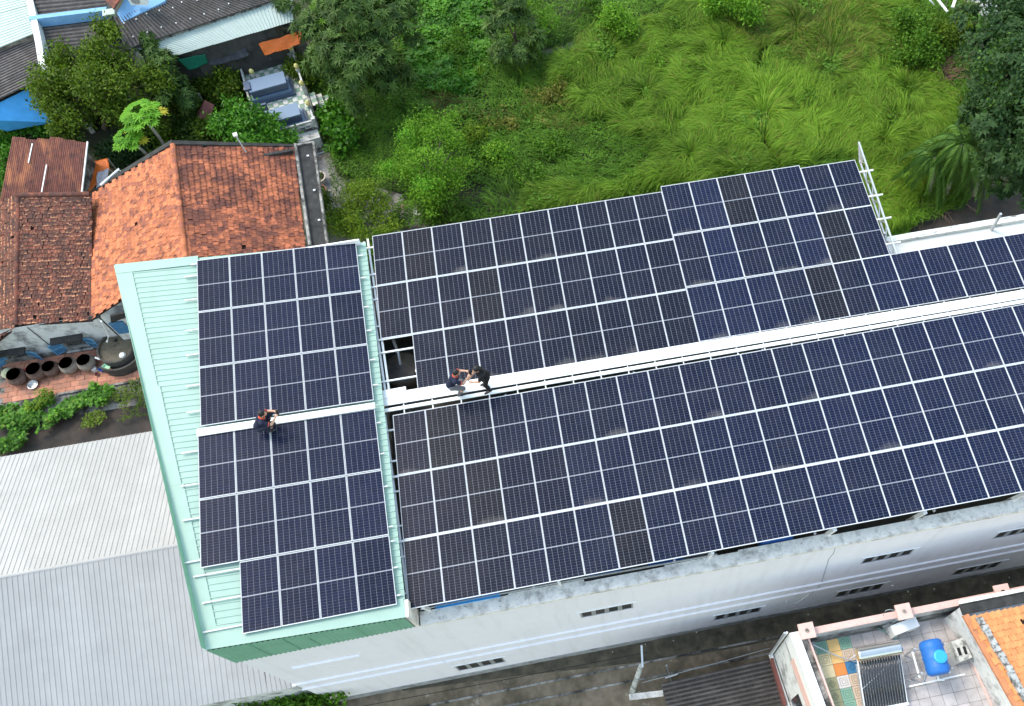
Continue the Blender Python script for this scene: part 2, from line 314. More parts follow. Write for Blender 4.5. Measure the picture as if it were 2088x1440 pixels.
ORD = 'first second third fourth fifth sixth seventh eighth ninth tenth eleventh twelfth thirteenth fourteenth fifteenth sixteenth seventeenth eighteenth nineteenth twentieth twenty-first twenty-second twenty-third twenty-fourth twenty-fifth'.split()
def solar_panel(c, ex, ey, label, group, brown=False, tone=.3, dust=0., sx=1., sy=1.):
    ex, ey = unit(ex), v3(ey); ey = unit(ey - ex * (ey @ ex)); ez = np.cross(ex, ey)
    r = bpy.data.objects.new('solar_module', None); COL.objects.link(r); r.empty_display_size = .2
    r.matrix_world = Matrix([[ex[i] * sx, ey[i] * sy, ez[i], c[i]] for i in range(3)] + [[0, 0, 0, 1]])
    tag(r, label, 'solar panel', group)
    for nm, me in zip(('frame', 'backsheet', 'cell_field', 'cell_field'), P_ME):
        o = mobj(nm, me, r)
        if nm == 'cell_field':
            o['tone'] = float(tone); o['dust'] = float(dust) if me is P_ME[3] else 0.; o['kind'] = 'stuff'
            if brown: o.material_slots[0].link = 'OBJECT'; o.material_slots[0].material = M['cell_brown']
    return r
# upper array, beside the meadow
def U_pt(x, l): return np.array([x, -l, 10.4006 - .00543 * x - .0148 * l])
def L_pt(x, l): return np.array([.1588 + x, -7.1768 - l, 10.2345 + .00834 * x - .00575 * l])
CP, RP = 1.055, 2.1542
ex_u, ey_u = np.array([1, 0, -.00543]), np.array([0, 1, .0148])
ex_l, ey_l = np.array([1, 0, .00834]), np.array([0, 1, .00575])
RN = ['top', 'middle', 'bottom']
brown_u = {(1, 0), (3, 1), (12, 0), (14, 2), (15, 1)}; blue_u = {(11, 0): .95, (11, 1): 1., (10, 2): .8, (11, 2): .9, (12, 2): .8, (14, 1): .9, (17, 2): .9, (18, 2): .8, (19, 2): .8, (20, 2): .85, (21, 2): .85, (14, 0): .7, (16, 2): .9}
dust_u = {(2, 0): 1, (4, 0): .6, (5, 0): 1, (6, 0): .9, (2, 1): 1, (4, 1): .9, (5, 1): 1, (7, 1): 1, (8, 1): .9, (3, 2): .8, (5, 2): .8, (6, 2): .7, (7, 2): .6, (10, 0): 1, (11, 0): .6, (10, 1): 1, (12, 1): .7, (13, 1): 1, (14, 1): 1, (12, 2): .6, (13, 2): .8, (10, 2): .8, (15, 0): .8, (18, 2): .5}
for j in range(3):
    lo, hi = (0, 17) if j < 2 else (1, 23)
    for i in range(lo, hi):
        off = 0. if i < 10 else (.2, .125, .055)[j]
        if i >= 15 and j == 0: off = .1
        if i >= 15 and j == 1: off = .09
        sy_ = 1.0 if i < 10 else (1.035, 1.033, 1.03)[j]
        if i >= 15 and j == 0: sy_ = 1.0
        l = (j + .5) * RP - off; x = (i + .5) * CP
        solar_panel(U_pt(x, l), ex_u, ey_u, f'{"brownish dusty" if (i, j) in brown_u else "dark blue"} solar panel, {ORD[i - lo]} from left in {RN[j]} row of array beside meadow',
                    'solar panels beside the meadow', (i, j) in brown_u, blue_u.get((i, j), (.12 if i < 10 else .35) + .2 * random.random()), dust_u.get((i, j), random.random() * .15), 1., sy_)
brown_l = {(1, 0), (6, 2), (2, 1)}
for j in range(3):
    for i in range(0, 23):
        l = (j + .5) * RP + (.012 if j == 2 else 0); x = (i + .5) * CP
        t = min(1, .08 + .04 * i + .3 * random.random()); dz = .9 if (i + 2 * j + (i * j) % 3) % 3 == 0 else .15 * random.random()
        br = (i, j) in brown_l
        solar_panel(L_pt(x, l), ex_l, ey_l, f'{"brownish dusty" if br else "dark blue"} solar panel, {ORD[i]} from left in {RN[j]} row of array above white wall', 'solar panels above the white wall', br, t, dz)
# array lying on the mint roof
RO, RTX, RSY = np.array([-5.75805, -.56262, 11.27084]), -.1005, .004
RN3 = np.array([-RTX, -RSY, 1.])
def roof_z(x, y): return RO[2] + RTX * (x - RO[0]) + RSY * (y - RO[1])
def rp(px, py, up=0.): return at_plane(px, py, RO + np.array([0, 0, up]), RN3)
yaw = .0334
ax, ay = np.array([math.cos(yaw), math.sin(yaw), 0]), np.array([-math.sin(yaw), math.cos(yaw), 0])
ex_a = np.array([ax[0], ax[1], RTX * ax[0] + RSY * ax[1]]); ey_a = np.array([ay[0], ay[1], RTX * ay[0] + RSY * ay[1]])
oA = np.array([-5.745, -.567]); oB = np.array([-5.61, -7.25])
for nm, o, rows, cp, rpt in (('far', oA, [(0, 5)] * 3, 1.05, 2.132), ('near', oB, [(0, 5), (0, 5), (1, 5)], 1.066, 2.165)):
    for j, (lo, hi) in enumerate(rows):
        for i in range(lo, hi):
            q = o + ax[:2] * (i + .5) * cp - ay[:2] * (j + .5) * rpt
            solar_panel((q[0], q[1], roof_z(*q)), ex_a, ey_a, f'dark blue solar panel, {ORD[i - lo]} from left in {RN[j]} row on {nm} half of mint roof', 'solar panels on the mint roof', False, .45 + .35 * random.random(), .1 * random.random(), (cp - .012) / PW, (rpt - .03) / PL)
# ---------------------------------------------------------------- racks that carry the panels
def rack(name, label, loc): return empty(name, loc, 0, label, 'mounting rack', None)
def part(b, name, m, root, **k):
    top = root
    while top.parent is not None: top = top.parent
    return b.build(name, m, root, org=tuple(top.location), **k)
rk = rack('mounting_rack', 'galvanised tube rack under the solar panels beside the meadow', (0, -3.05, 9.3))
for l in (.45, 1.6, 2.65, 3.75, 4.8, 5.9):
    x1 = 18.5 if l < 4.2 else 24.3
    part(MB().bar(U_pt(-.36, l) - [0, 0, .075], U_pt(x1, l) - [0, 0, .075], .05, .05), 'rail', M['white_metal'], rk)
for l in (RP - .01, 2 * RP - .01): part(MB().bar(U_pt(-.3, l) - [0, 0, .05], U_pt(10.5, l) - [0, 0, .05], .06, .03), 'rail', M['white_metal'], rk)
for a, b in (((-.33, .12), (.0, 6.6)), ((-.19, .02), (.12, 6.6))):
    part(MB().bar(U_pt(*a) - [0, 0, .14], U_pt(*b) - [0, 0, .14], .065, .07), 'beam', M['white_metal'], rk)
for x in (3.7, 8.0, 12.4, 16.2):
    part(MB().bar(U_pt(x, .1) - [0, 0, .17], U_pt(x, 6.5) - [0, 0, .17], .06, .1), 'beam', M['galv'], rk)
# the trussed beam along the open right-hand end
b = MB()
tp, bt = (lambda l: U_pt(18.28 - .03 * l, l) + [0, 0, .02]), (lambda l: U_pt(18.28 - .03 * l, l) - [0, 0, .42])
b.bar(tp(-.85), tp(4.3), .06, .06).bar(bt(-.35), bt(4.3), .06, .06).bar(tp(-.85), bt(-.35), .05, .05)
b.add([tp(-.8), tp(-.1), bt(-.1), bt(-.35)], [(0, 1, 2, 3)])
ks = [-.3 + .46 * i for i in range(11)]
for i in range(10): b.bar((tp if i % 2 else bt)(ks[i]), (bt if i % 2 else tp)(ks[i + 1]), .035, .035)
part(b, 'truss', M['galv'], rk, label='galvanised truss along the open right end')
for x in (.4, 6.1, 12.2, 18.1, 22.5):
    for y in (-3.2, -6.3):
        part(MB().bar((x, y, 8.4), (x, y, 10.1), .08, .08, up=(0, 1, 0)), 'post', M['galv'], rk)
rk = rack('mounting_rack', 'galvanised tube rack under the solar panels above the white wall', (0, -13.6, 9.3))
for l in (.5, 1.6, 2.65, 3.8, 4.8, 5.95):
    part(MB().bar(L_pt(-.34, l) - [0, 0, .075], L_pt(24, l) - [0, 0, .075], .05, .05), 'rail', M['white_metal'], rk)
for l in (RP, 2 * RP + .005): part(MB().bar(L_pt(-.2, l) - [0, 0, .05], L_pt(24, l) - [0, 0, .05], .07, .03), 'rail', M['white_metal'], rk)
part(MB().bar(L_pt(-.27, -.12) - [0, 0, .14], L_pt(-.02, 6.5) - [0, 0, .14], .065, .07), 'beam', M['white_metal'], rk)
for x in (3.7, 8.0, 12.4, 16.2, 20.5):
    part(MB().bar(L_pt(x, -.1) - [0, 0, .17], L_pt(x, 6.5) - [0, 0, .17], .06, .1), 'beam', M['galv'], rk)
for x, w in ((.55, .1), (4.62, .08), (9.35, .1), (13.2, .12), (16.1, .12), (19.4, .12), (22.6, .12)):
    part(MB().bar((x, -13.35, 8.4), (x, -13.62, 10.1), w, w, up=(0, 1, 0)), 'post', M['white_metal'], rk)
    part(MB().bar((x, -8, 8.4), (x, -8, 10.1), w, w, up=(0, 1, 0)), 'post', M['galv'], rk)
rk = rack('mounting_rack', 'aluminium rails under the solar panels lying on the mint roof', (-3, -7, 11))
def a_pt(o, x, l, up): q = o + ax[:2] * x - ay[:2] * l; return np.array([q[0], q[1], roof_z(*q) + up])
for l in (.12, .6, 1.55, 2.75, 3.7, 4.85, 5.8):
    part(MB().bar(a_pt(oA, -.42 if l > .3 else -.22, l, -.07), a_pt(oA, 5.42, l, -.07), .04, .04), 'rail', M['alu'], rk)
for l, x0 in ((.5, -.5), (1.6, -.52), (2.72, -.5), (4.05, -.45), (4.52, -.22), (5.35, .0), (6.2, .0)):
    part(MB().bar(a_pt(oB, x0, l, -.07), a_pt(oB, 5.45, l, -.07), .04, .04), 'rail', M['alu'], rk)
# ---------------------------------------------------------------- walkways
wk = empty('walkway', (-.3, -6.6, 10.2), 0, 'long white perforated metal walkway between two fields of solar panels', 'walkway')
w0a, w0b, w1a, w1b = at(766, 806, 10.3), at(768, 830.5, 10.3), at(2088, 590.5, 10.3), at(2088, 608, 10.3)
w1a, w1b = w0a + (w1a - w0a) * 1.09, w0b + (w1b - w0b) * 1.09
def lerp(a, b, t): return a + (b - a) * t
for k in range(10):
    t0, t1 = k / 10, (k + 1) / 10 - .0003
    b = MB().slab([lerp(w0a, w1a, t0), lerp(w0b, w1b, t0), lerp(w0b, w1b, t1), lerp(w0a, w1a, t1)], .03)
    part(b, 'plank', M['white_metal'], wk)
part(MB().slab([at(765, 799.5, 10.33), at(827, 788, 10.33), at(829, 803, 10.33), at(767, 815, 10.33)], .03), 'plank', M['white_metal'], wk, label='short white plank beside the walkway')
for k in range(26):
    x = .55 + k * .93
    y0 = -6.3 - .0095 * x; part(MB().box(x - .018, x + .018, -7.22, y0, 10.215, 10.245), 'cross_bar', M['white_metal'], wk)
tr = MB().slab([at(780, 834.5, 10.29), at(780, 841, 10.29), at(2088, 617, 10.29) + [2, -.01, 0], at(2088, 610, 10.29) + [2, -.01, 0]], .05).build('cable_tray', M['white_metal'], None, 'narrow white cable tray running beside the long walkway', 'cable tray', org=(-.13, -7.05, 10.4))
wk = empty('walkway', (-3, -7.05, 11.1), 0, 'short white metal walkway crossing the solar panels on the mint roof', 'walkway')
A4 = [rp(401, 874.5, .06), rp(764, 820.5, .06), rp(765, 832, .06), rp(401, 890, .06)]
for k in range(2):
    t0, t1 = k / 2, (k + 1) / 2 - .001
    part(MB().slab([lerp(A4[0], A4[1], t0), lerp(A4[3], A4[2], t0), lerp(A4[3], A4[2], t1), lerp(A4[0], A4[1], t1)], .04), 'plank', M['white_metal'], wk)
for l in (-.07, .06): pass
# ---------------------------------------------------------------- the long white building
bd = empty('building', (8, -8, 0), 0, 'long white building with flat roof and mint metal end roof under solar panels', 'building')
def bp(b, name, m, **k): return b.build(name, m, k.pop('parent', bd), org=tuple(bd.location), **k)
X0, X1, YS, YN = -5.27, 27., -13.9, -3.05
def wall_with_holes(u0, u1, z0, z1, holes, P, depth):
    """wall face pierced by window openings, with reveals; P(u, z, d) gives a point d behind the face"""
    b = MB(); us = sorted({u0, u1, *[h[0] for h in holes], *[h[1] for h in holes]}); zs = sorted({z0, z1, *[h[2] for h in holes], *[h[3] for h in holes]})
    for i in range(len(us) - 1):
        for j in range(len(zs) - 1):
            cu, cz = (us[i] + us[i + 1]) / 2, (zs[j] + zs[j + 1]) / 2
            if any(h[0] < cu < h[1] and h[2] < cz < h[3] for h in holes): continue
            b.add([P(us[i], zs[j], 0), P(us[i + 1], zs[j], 0), P(us[i + 1], zs[j + 1], 0), P(us[i], zs[j + 1], 0)], [(0, 1, 2, 3)])
    for a, c, e, f in holes:
        for q in (((a, e), (a, f)), ((a, f), (c, f)), ((c, f), (c, e)), ((c, e), (a, e))):
            b.add([P(*q[0], 0), P(*q[1], 0), P(*q[1], depth), P(*q[0], depth)], [(0, 1, 2, 3)])
    return b
wins = [(5.0, 6.8, 6.05, 6.88), (14.86, 16.66, 6.05, 6.88), (19.7, 21.5, 6.0, 6.86), (-.1, 1.72, 1.2, 2.3), (9.98, 11.82, 1.3, 2.3), (14.9, 16.8, 1.15, 2.28), (19.8, 21.75, 1.0, 2.1), (24.4, 26.2, 1.0, 2.1)]
PS = lambda u, z, d: (u, YS + d, z)
bp(wall_with_holes(X0, X1, .0, 9.1, wins, PS, .16), 'wall', M['wall_white'], label='long white painted wall facing the alley')
bp(MB().box(X0, X1, YS + .3, YS + .32, 0, 9.05).prism([(X0, YS + .3), (-8.35, -.45), (-8.3, -.45), (X0 + .05, YS + .3)], 0, 10.6).box(-8.3, -.35, -.5, -.45, 0, 10.9).box(-.4, -.35, -3.1, -.5, 0, 10.5).box(-.35, X1, YN - .05, YN, 0, 8.3)
   .box(X1, X1 + .05, YS + .3, YN, 0, 9.1), 'rear_wall', M['wall_white'])
for a, c, e, f in wins:
    fr = MB(); n = 4; w = (c - a)
    xs = [a + w * k / n for k in range(n + 1)]
    for k in range(n + 1):
        t = .028 if k in (0, n) else .07
        if k == 0: fr.box(a + .001, a + .06, YS + .003, YS + .1, e, f)
        elif k == n: fr.box(c - .06, c - .001, YS + .003, YS + .1, e, f)
        else: fr.box(xs[k] - .075, xs[k] - .02, YS + .003, YS + .1, e, f).box(xs[k] + .02, xs[k] + .075, YS + .003, YS + .1, e, f).box(xs[k] - .02, xs[k] + .02, YS + .006, YS + .1, e, f)
    fr.box(a, c, YS + .004, YS + .099, f - .05, f - .001).box(a, c, YS + .004, YS + .099, e + .001, e + .05)
    wo = bp(fr, 'window', M['galv'])
    for k in range(n):
        bp(MB().box(xs[k] + .05, xs[k + 1] - .05, YS + .014, YS + .02, e + .04, f - .04), 'pane', M['dark_pane'], parent=wo)
    bp(MB().box(a - .1, c + .14, YS - .03, YS - .002, f + .0, f + .04), 'window_ledge', M['white_metal'])
for z0, z1 in ((4.5, 3.55), ):
    bp(MB().box(X0 - .03, X1, YS - .07, YS - .002, 4.43, 4.5), 'string_course', M['wall_white']); bp(MB().box(X0 - .03, X1, YS - .07, YS - .002, 3.46, 3.53), 'string_course', M['wall_white'])
bp(MB().box(-4.42, -2.25, YS - .07, YS - .002, 6.92, 6.98), 'string_course', M['wall_white'])
bp(MB().box(X0, X1, YS - .035, YS - .002, .0, .5), 'plinth', mat('grey_plinth', (.3, .3, .3), .9, .2, 4, stain=(.05, .05, .045), sscale=1.2, slo=.5, shi=.7, samt=.8))
# mouldy parapet top, pieces of slightly different width
b = MB(); x = .25; k = 0
while x < X1 - .01:
    x2 = min(X1, x + 2.3 + random.random()); w = .40 + .05 * math.sin(k * 2.1); b.box(x, x2 - .004, YS - .03, YS + w, 9.03, 9.2 + .012 * (k % 3)); x = x2; k += 1
bp(b, 'parapet', M['parapet'], label='mould-stained parapet top above the white wall')
b = MB()
for dy, dz in ((.47, 9.22), (.6, 9.16), (.76, 9.12)): b.tube([(.28, YS + dy, dz), (4.6, YS + dy + .02, dz), (9.6, YS + dy - .04, dz)], .03, 6)
bp(b, 'pipe', M['galv'])
bp(MB().box(.25, 9.5, YS + .43, YS + .95, 8.85, 9.08), 'gutter_channel', M['fibro'])
bp(MB().box(-.34, X1, YS + .34, YN - .07, 8.2, 8.4), 'roof_slab', M['slab'])
# far parapet seen past the open end: outer mouldy rim, inner white upstand
bp(MB().box(-.3, 17.4, YN - .25, YN, 8.3, 9.2), 'parapet_upstand', M['slab'])
b = MB(); x = 17.4; k = 0
while x < X1 - .01:
    x2 = min(X1, x + 1.7 + random.random()); b.box(x, x2 - .004, YN - .02, YN + .22, 8.3, 9.28 + .01 * (k % 3)); x = x2; k += 1
bp(b, 'parapet', mat('white_parapet', (.66, .66, .62), .9, .08, 4, stain=(.07, .07, .062), sscale=2.6, slo=.55, shi=.68, samt=.9, stretch=(.6, 3, 1), bump=.2), label='white parapet stained black along its far rim')
bp(MB().box(17.6, X1, YN - .6, YN - .024, 8.42, 9.14), 'parapet_ledge', mat('pale_ledge', (.58, .585, .54), .8, .05, 3, stain=(.3, .34, .28), sscale=1.2, slo=.58, shi=.75, samt=.5))
# mint roof: ribbed sheet on the sloping plane, ribs running along the slope, with flat flashings
pl = lambda px, py, up=0.: rp(px, py, up)
Lt, Lb = np.array(pl(231, 545)), np.array(pl(412, 1316)); Rt, Rb = np.array([-.2, -.36, 0]), np.array([.15, -13.92, 0])
Lb[1] = -13.92
yT, yB = -.36, -13.92
xl = lambda y: Lt[0] + (Lb[0] - Lt[0]) * (y - Lt[1]) / (Lb[1] - Lt[1]); xr = lambda y: Rt[0] + (Rb[0] - Rt[0]) * (y - yT) / (yB - yT)
b = MB(); n = 66; ys = []
for i in range(n):
    for u, h in ((0, 0), (.66, 0), (.74, .022), (.92, .022)): ys.append((yT + (yB - yT) * (i + u) / n, h))
ys.append((yB, 0))
vs = []
for y, h in ys:
    for x in (xl(y), xr(y)): vs.append((x, y, roof_z(x, y) - .16 + h))
b.add(vs, [(2 * i, 2 * i + 1, 2 * i + 3, 2 * i + 2) for i in range(len(ys) - 1)])
rf = bp(b, 'roof_sheet', M['green_roof'], label='mint green ribbed metal roof with dark scuffs')
E_ = lambda x, y, up: (x, y, roof_z(x, y) - .16 + up)
def flash(a, c, d, e, up=.03):
    return MB().slab([E_(*p, up) for p in (a, c, d, e)], .012)
seg = [0, .33, .52, .86, 1.0]; seg = [0, .36, .62, .8, 1.]
for i in range(4):
    ya, yb = yT + (yB - yT) * seg[i], yT + (yB - yT) * seg[i + 1]
    bp(flash((xl(ya) - .02, ya), (xl(ya) + .5, ya), (xl(yb) + .44, yb), (xl(yb) - .02, yb), .03 + .004 * (i % 2)), 'flashing', M['green_roof'], parent=bd)
bp(flash((xl(yT) + .02, yT + .02), (-5.75, yT + .06), (-5.75, yT - .3), (xl(yT) + .1, yT - .36), .042), 'flashing', M['green_roof'])
bp(flash((xl(yB) + .02, yB + .62), (.1, yB + .55), (.12, yB - .02), (xl(yB), yB - .02), .041), 'flashing', M['green_roof'])
# mint cladding under the roof edge, corrugated at its foot, and the return at its right end
b = MB(); n = 150; vs = []; XA, XB = Lb[0] + .02, .1
for i in range(n + 1):
    x = XA + (XB - XA) * i / n; d = (0, .012, .03, .012)[i % 4]
    vs += [(x, yB - .02 - d, roof_z(x, yB) - .15), (x, yB - .02 - d, 9.08 + .18 * (x - XA) / (XB - XA) + .012 * math.sin(i * PI / 2))]
b.add(vs, [(2 * i, 2 * i + 2, 2 * i + 3, 2 * i + 1) for i in range(n)])
cl = bp(b, 'cladding', M['green_clad'], label='mint green ribbed cladding above the white wall')
bp(MB().prism([(XA, yB), (xl(yT), yT), (xl(yT) + .03, yT), (XA + .03, yB)], 8.9, [roof_z(XA, yB) - .17, roof_z(xl(yT), yT) - .17] * 2), 'cladding', M['green_clad'])
for x in (-4.25, -3.35, -2.75, -1.35, -.5): bp(MB().box(x, x + .015, yB - .056, yB - .04, 9.16 + .03 * (x + 5), roof_z(x, yB) - .2 - (.5 if x == -2.75 else 0)), 'cladding_seam', M['green_clad'])
bp(MB().prism([(.1, yB - .02), (.2, yB - .02), (.22, yB + .5), (.12, yB + .5)], 9.1, 10.5), 'end_wall', M['parapet'])
bp(MB().box(-.42, -.33, -13.4, -.5, 8.4, 10.4), 'end_wall', M['mouldy'])
# crack and pipe stub on the wall
cr = [at_y(x, y, YS - .006) for x, y in ((1704, 1115), (1700, 1128), (1690, 1140), (1684, 1160), (1676, 1185), (1668, 1198), (1655, 1210))]
bp(MB().tube(cr, .012, 4), 'wall_crack', M['galv'])
ps = [at_y(x, y, YS - .05) for x, y in ((1650, 1212), (1634, 1223), (1622, 1230), (1604, 1227))]
bp(MB().tube(ps, .022, 6), 'drain_pipe', M['white_plastic'])
bp(MB().lathe([(.0, 0), (.06, .0), (.06, .05), (.0, .05)], at_y(1820, 1196, YS - .05), 8, 0, (1, 0, 0), (0, 0, 1), (0, 1, 0)), 'wall_lamp', M['white_plastic'])
# what stands on the flat roof and shows at the edges
for (x, y, r, L_, m, lb) in ((6.05, -13.1, .36, 1.2, 'blue_plastic', 'blue plastic water tank lying under the panels, nearer the mint roof'), (8.0, -13.0, .42, 1.3, 'blue_plastic', 'blue plastic water tank lying under the panels, farther along the parapet'), (15.5 - 3.9, -13.2, .34, 1.1, 'blue_plastic', 'small blue tank under the panel edge, farthest right of the tanks')):
    t = empty('water_tank', (x, y, 8.4), 0, lb, 'water tank', 'blue tanks under the panel edge')
    prof = [(0, 0), (r * .7, 0), (r, .1), (r, L_ * .3), (r * 1.03, L_ * .33), (r, L_ * .36), (r, L_ * .64), (r * 1.03, L_ * .67), (r, L_ * .7), (r, L_ - .1), (r * .7, L_), (0, L_)]
    MB().lathe(prof, (-L_ / 2, 0, r + .1), 18, 0, (0, 1, 0), (0, 0, 1), (1, 0, 0)).build('tank_body', M[m], t, smooth=True)
    MB().box(-L_ / 2 + .1, -L_ / 2 + .2, -r, r, 0, .14).box(L_ / 2 - .2, L_ / 2 - .1, -r, r, 0, .14).build('stand', M['galv'], t)
t = empty('storage_box', (1.75, -13.25, 8.4), 0, 'bright blue sheet-covered box under the panel corner by the mint roof', 'box')
MB().prism([(-.95, -.22), (.95, -.2), (.95, .5), (-.95, .5)], 0, [.72, .78, .8, .75]).build('box_body', M['blue_plastic'], t); MB().box(-.99, .99, -.26, .54, .8, .84).build('lid', mat('blue_sheet', (.03, .27, .62), .5, .1, 6), t)
t = empty('water_tank', (.35, -4.75, 8.4), 0, 'round grey tank in the open corner of the rack where a panel is missing', 'water tank')
MB().lathe([(.0, 0), (.62, 0), (.64, .5), (.6, .62), (.5, .72), (.2, .78), (.18, .84), (0, .84)], (0, 0, 0), 24).build('tank_body', M['fibro'], t, smooth=True); MB().tube([(0, 0, .8), (.02, .3, 1.1), (-.1, .8, 1.2)], .05, 6).build('pipe', M['galv'], t)
t = empty('steel_column', (1.05, -5.6, 8.4), 0, 'steel column frame in the dark opening beside the walkway', 'column')
MB().box(-.05, .05, -.05, .05, 0, 1.7).build('post', M['galv'], t); MB().box(-.03, .03, -.9, 1.4, 1.2, 1.28).box(-.03, .6, .2, .26, .8, .86).build('brace', M['galv'], t)
# low roof west of the building: two ribbed slopes and the wall below
sh = empty('metal_roofed_shed', (-12, -8.2, 0), 0, 'low shed with silver ribbed metal roof of two slopes beside the white building', 'shed')
xw = lambda y: -5.32 + (-8.3 + 5.32) * (y + 13.9) / 13.4
zr, ze = 5.65, 3.95
yr = -8.2
r0 = at(0, 1175, zr); r1 = at(360, 1114, zr); yr = (r0[1] + r1[1]) / 2
yu = (at(0, 930, ze)[1] + at(330, 878, ze)[1]) / 2
for nm, ya, yb, za, zb in (('upper', yr, yu, zr, ze), ('lower', yr, -13.9, zr, ze)):
    # sheet by sheet
    x = -22.
    for k in range(15):
        xa, xb = x, x + 1.12
        ea, eb = min(xb, xw(ya) - .02), min(xb, xw(yb) - .02)
        if min(ea, eb) - xa < .1 and max(ea, eb) - xa < .1: break
        part(MB().corr((xa, ya, za), (max(ea, xa + .02), ya, za), (max(eb, xa + .02), yb, zb), (xa, yb, zb), 6, .017, 'rib'), 'roof_sheet', M['silver_sheet'], sh)
        x = xb - .002
part(MB().slab([(-22, yr - .06, zr + .008), (xw(yr) - .03, yr - .06, zr + .008), (xw(yr) - .03, yr, zr + .026), (-22, yr, zr + .026)], .01).slab([(-22, yr, zr + .026), (xw(yr) - .03, yr, zr + .026), (xw(yr) - .03, yr + .06, zr + .008), (-22, yr + .06, zr + .008)], .01), 'ridge_cap', M['silver_sheet'], sh)
part(MB().box(-22, -5.6, -13.7, -13.55, 0, 3.85), 'wall', M['rendered_white'], sh); part(MB().box(-22, -8.2, yu - .35, yu - .2, 0, 3.85), 'rear_wall', M['rendered_white'], sh)
M['groove'] = mat('groove_shade', (.045, .04, .037), .95, .3, 6, stain=(.09, .08, .075), sscale=3)  # shade between the ribs, put into the colour of the valley faces
# ---------------------------------------------------------------- tiled roofs: every tile a piece; the 300 that show largest are objects
def _tile_me(name, m, curl, lip=None):
    xs = [-.5, -.38, 0, .38, .5]; zt = [.05, .012, .0 + curl, .012, .05]
    vs = []
    for y, up in ((0, .075), (.34, .053), (1.14, .0)):
        for x, z in zip(xs, zt): vs.append((x, y, z * 1.2 + up))
    for x in xs: vs.append((x, 0, .0))
    fs = [(5 + i, 6 + i, 11 + i, 10 + i) for i in range(4)] + [(i, i + 1, 6 + i, 5 + i) for i in range(4)] + [(15 + i, 16 + i, 1 + i, i) for i in range(4)] + [(0, 5, 10, 15), (4, 19, 14, 9)]
    me = bpy.data.meshes.new(name); me.from_pydata(vs, [], fs); me.materials.append(m)
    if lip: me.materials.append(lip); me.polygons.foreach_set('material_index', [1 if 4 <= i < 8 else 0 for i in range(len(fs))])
    me.update()
    return me, np.array(vs), fs
def tile_plane(A0, A1, E0, E1, tw, tl, jitter=.012):
    """transforms of the tiles on the plane ridge A0-A1, eave E0-E1"""
    A0, A1, E0, E1 = map(v3, (A0, A1, E0, E1)); out = []
    rows = max(1, int(round((np.linalg.norm(E0 - A0) + np.linalg.norm(E1 - A1)) / 2 / tl)))
    for r in range(rows):
        t = (r + 1) / rows; a, b = A0 + (E0 - A0) * t, A1 + (E1 - A1) * t
        n = max(1, int(round(np.linalg.norm(b - a) / tw)))
        for k in range(n + (r % 2)):
            u = min(1, max(0, (k + .5 - .5 * (r % 2)) / n)); p = a + (b - a) * u
            up = unit((A0 + (A1 - A0) * u) - (E0 + (E1 - E0) * u)); xd = unit(b - a); xd = unit(xd - up * (xd @ up)); nn = np.cross(xd, up)
            if nn[2] < 0: xd = -xd; nn = -nn
            w = np.linalg.norm(b - a) / n; L_ = np.linalg.norm(E0 - A0) / rows
            s_ = 1.0
            j = rng.normal(size=3) * jitter; tw_ = rng.normal() * .02
            x2 = xd + up * tw_; lift = .008 + abs(rng.normal()) * .008
            mtx = np.eye(4); mtx[:3, 0] = x2 * w * .985 * s_; mtx[:3, 1] = (up - xd * tw_ + nn * rng.normal() * .012) * L_; mtx[:3, 2] = nn * .24; mtx[:3, 3] = p + xd * j[0] + up * j[1] + nn * lift
            if rng.random() < .003: continue
            out.append(mtx)
    return out
def lay_tiles(root, planes, curl=.0, most=300, visible=None, lip=None):
    """planes: list of (roof part object, material, [transforms])"""
    allt = [(np.linalg.norm(m[:3, 3] - CAMP), i, k) for i, (_, _, ms) in enumerate(planes) for k, m in enumerate(ms)]
    ok = []
    for d, i, k in allt:
        q = pj(planes[i][2][k][:3, 3])
        if 0 < q[0] < 2088 and 0 < q[1] < 1440 and (visible is None or visible(q)): ok.append((d, i, k))
    ok.sort(); pick = {(i, k) for _, i, k in ok[:most]}
    L0 = np.array(root.location)
    for i, (ro, m, ms) in enumerate(planes):
        me, vt, fs = _tile_me('roof_tile', m, curl, lip); rest = []
        for k, X in enumerate(ms):
            if (i, k) in pick:
                o = bpy.data.objects.new('roof_tile', me); COL.objects.link(o); o.parent = ro; Y = X.copy(); Y[:3, 3] -= L0; o.matrix_local = Matrix(Y.tolist())
            else: rest.append(X)
        if rest:
            R_ = np.array(rest); V = np.einsum('nij,vj->nvi', R_[:, :3, :3], vt) + R_[:, None, :3, 3] - L0
            V = V.reshape(-1, 3); nv = len(vt); fq = [f for f in fs if len(f) == 4]
            F_ = (np.array(fq)[None] + (np.arange(len(R_)) * nv)[:, None, None]).reshape(-1, 4)
            ot = npmesh('roof_tiles', V, F_, m, parent=ro, kind='stuff')
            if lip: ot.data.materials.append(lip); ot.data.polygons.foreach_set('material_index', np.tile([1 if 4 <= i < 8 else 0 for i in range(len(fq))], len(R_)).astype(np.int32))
def ridge_tiles(root, a, b, m, r=.11, step=.3):
    a, b = v3(a), v3(b); n = int(np.linalg.norm(b - a) / step); d = (b - a) / n
    for k in range(n):
        p = a + d * k; mb = MB(); sdv = unit(np.cross(d, (0, 0, 1))); up = np.cross(sdv, unit(d)); vs = []
        for q, rr, dz in ((p - d * .06, r * 1.08, .015), (p + d, r * .95, 0.)):
            for t in np.linspace(0, PI, 6): vs.append(q + sdv * rr * math.cos(t) + up * (rr * .8 * math.sin(t) + dz))
        mb.add(vs, [(i, i + 1, 7 + i, 6 + i) for i in range(5)] + [(5, 4, 3, 2, 1, 0), (6, 7, 8, 9, 10, 11)])
        part(mb, 'ridge_tile', m, root)
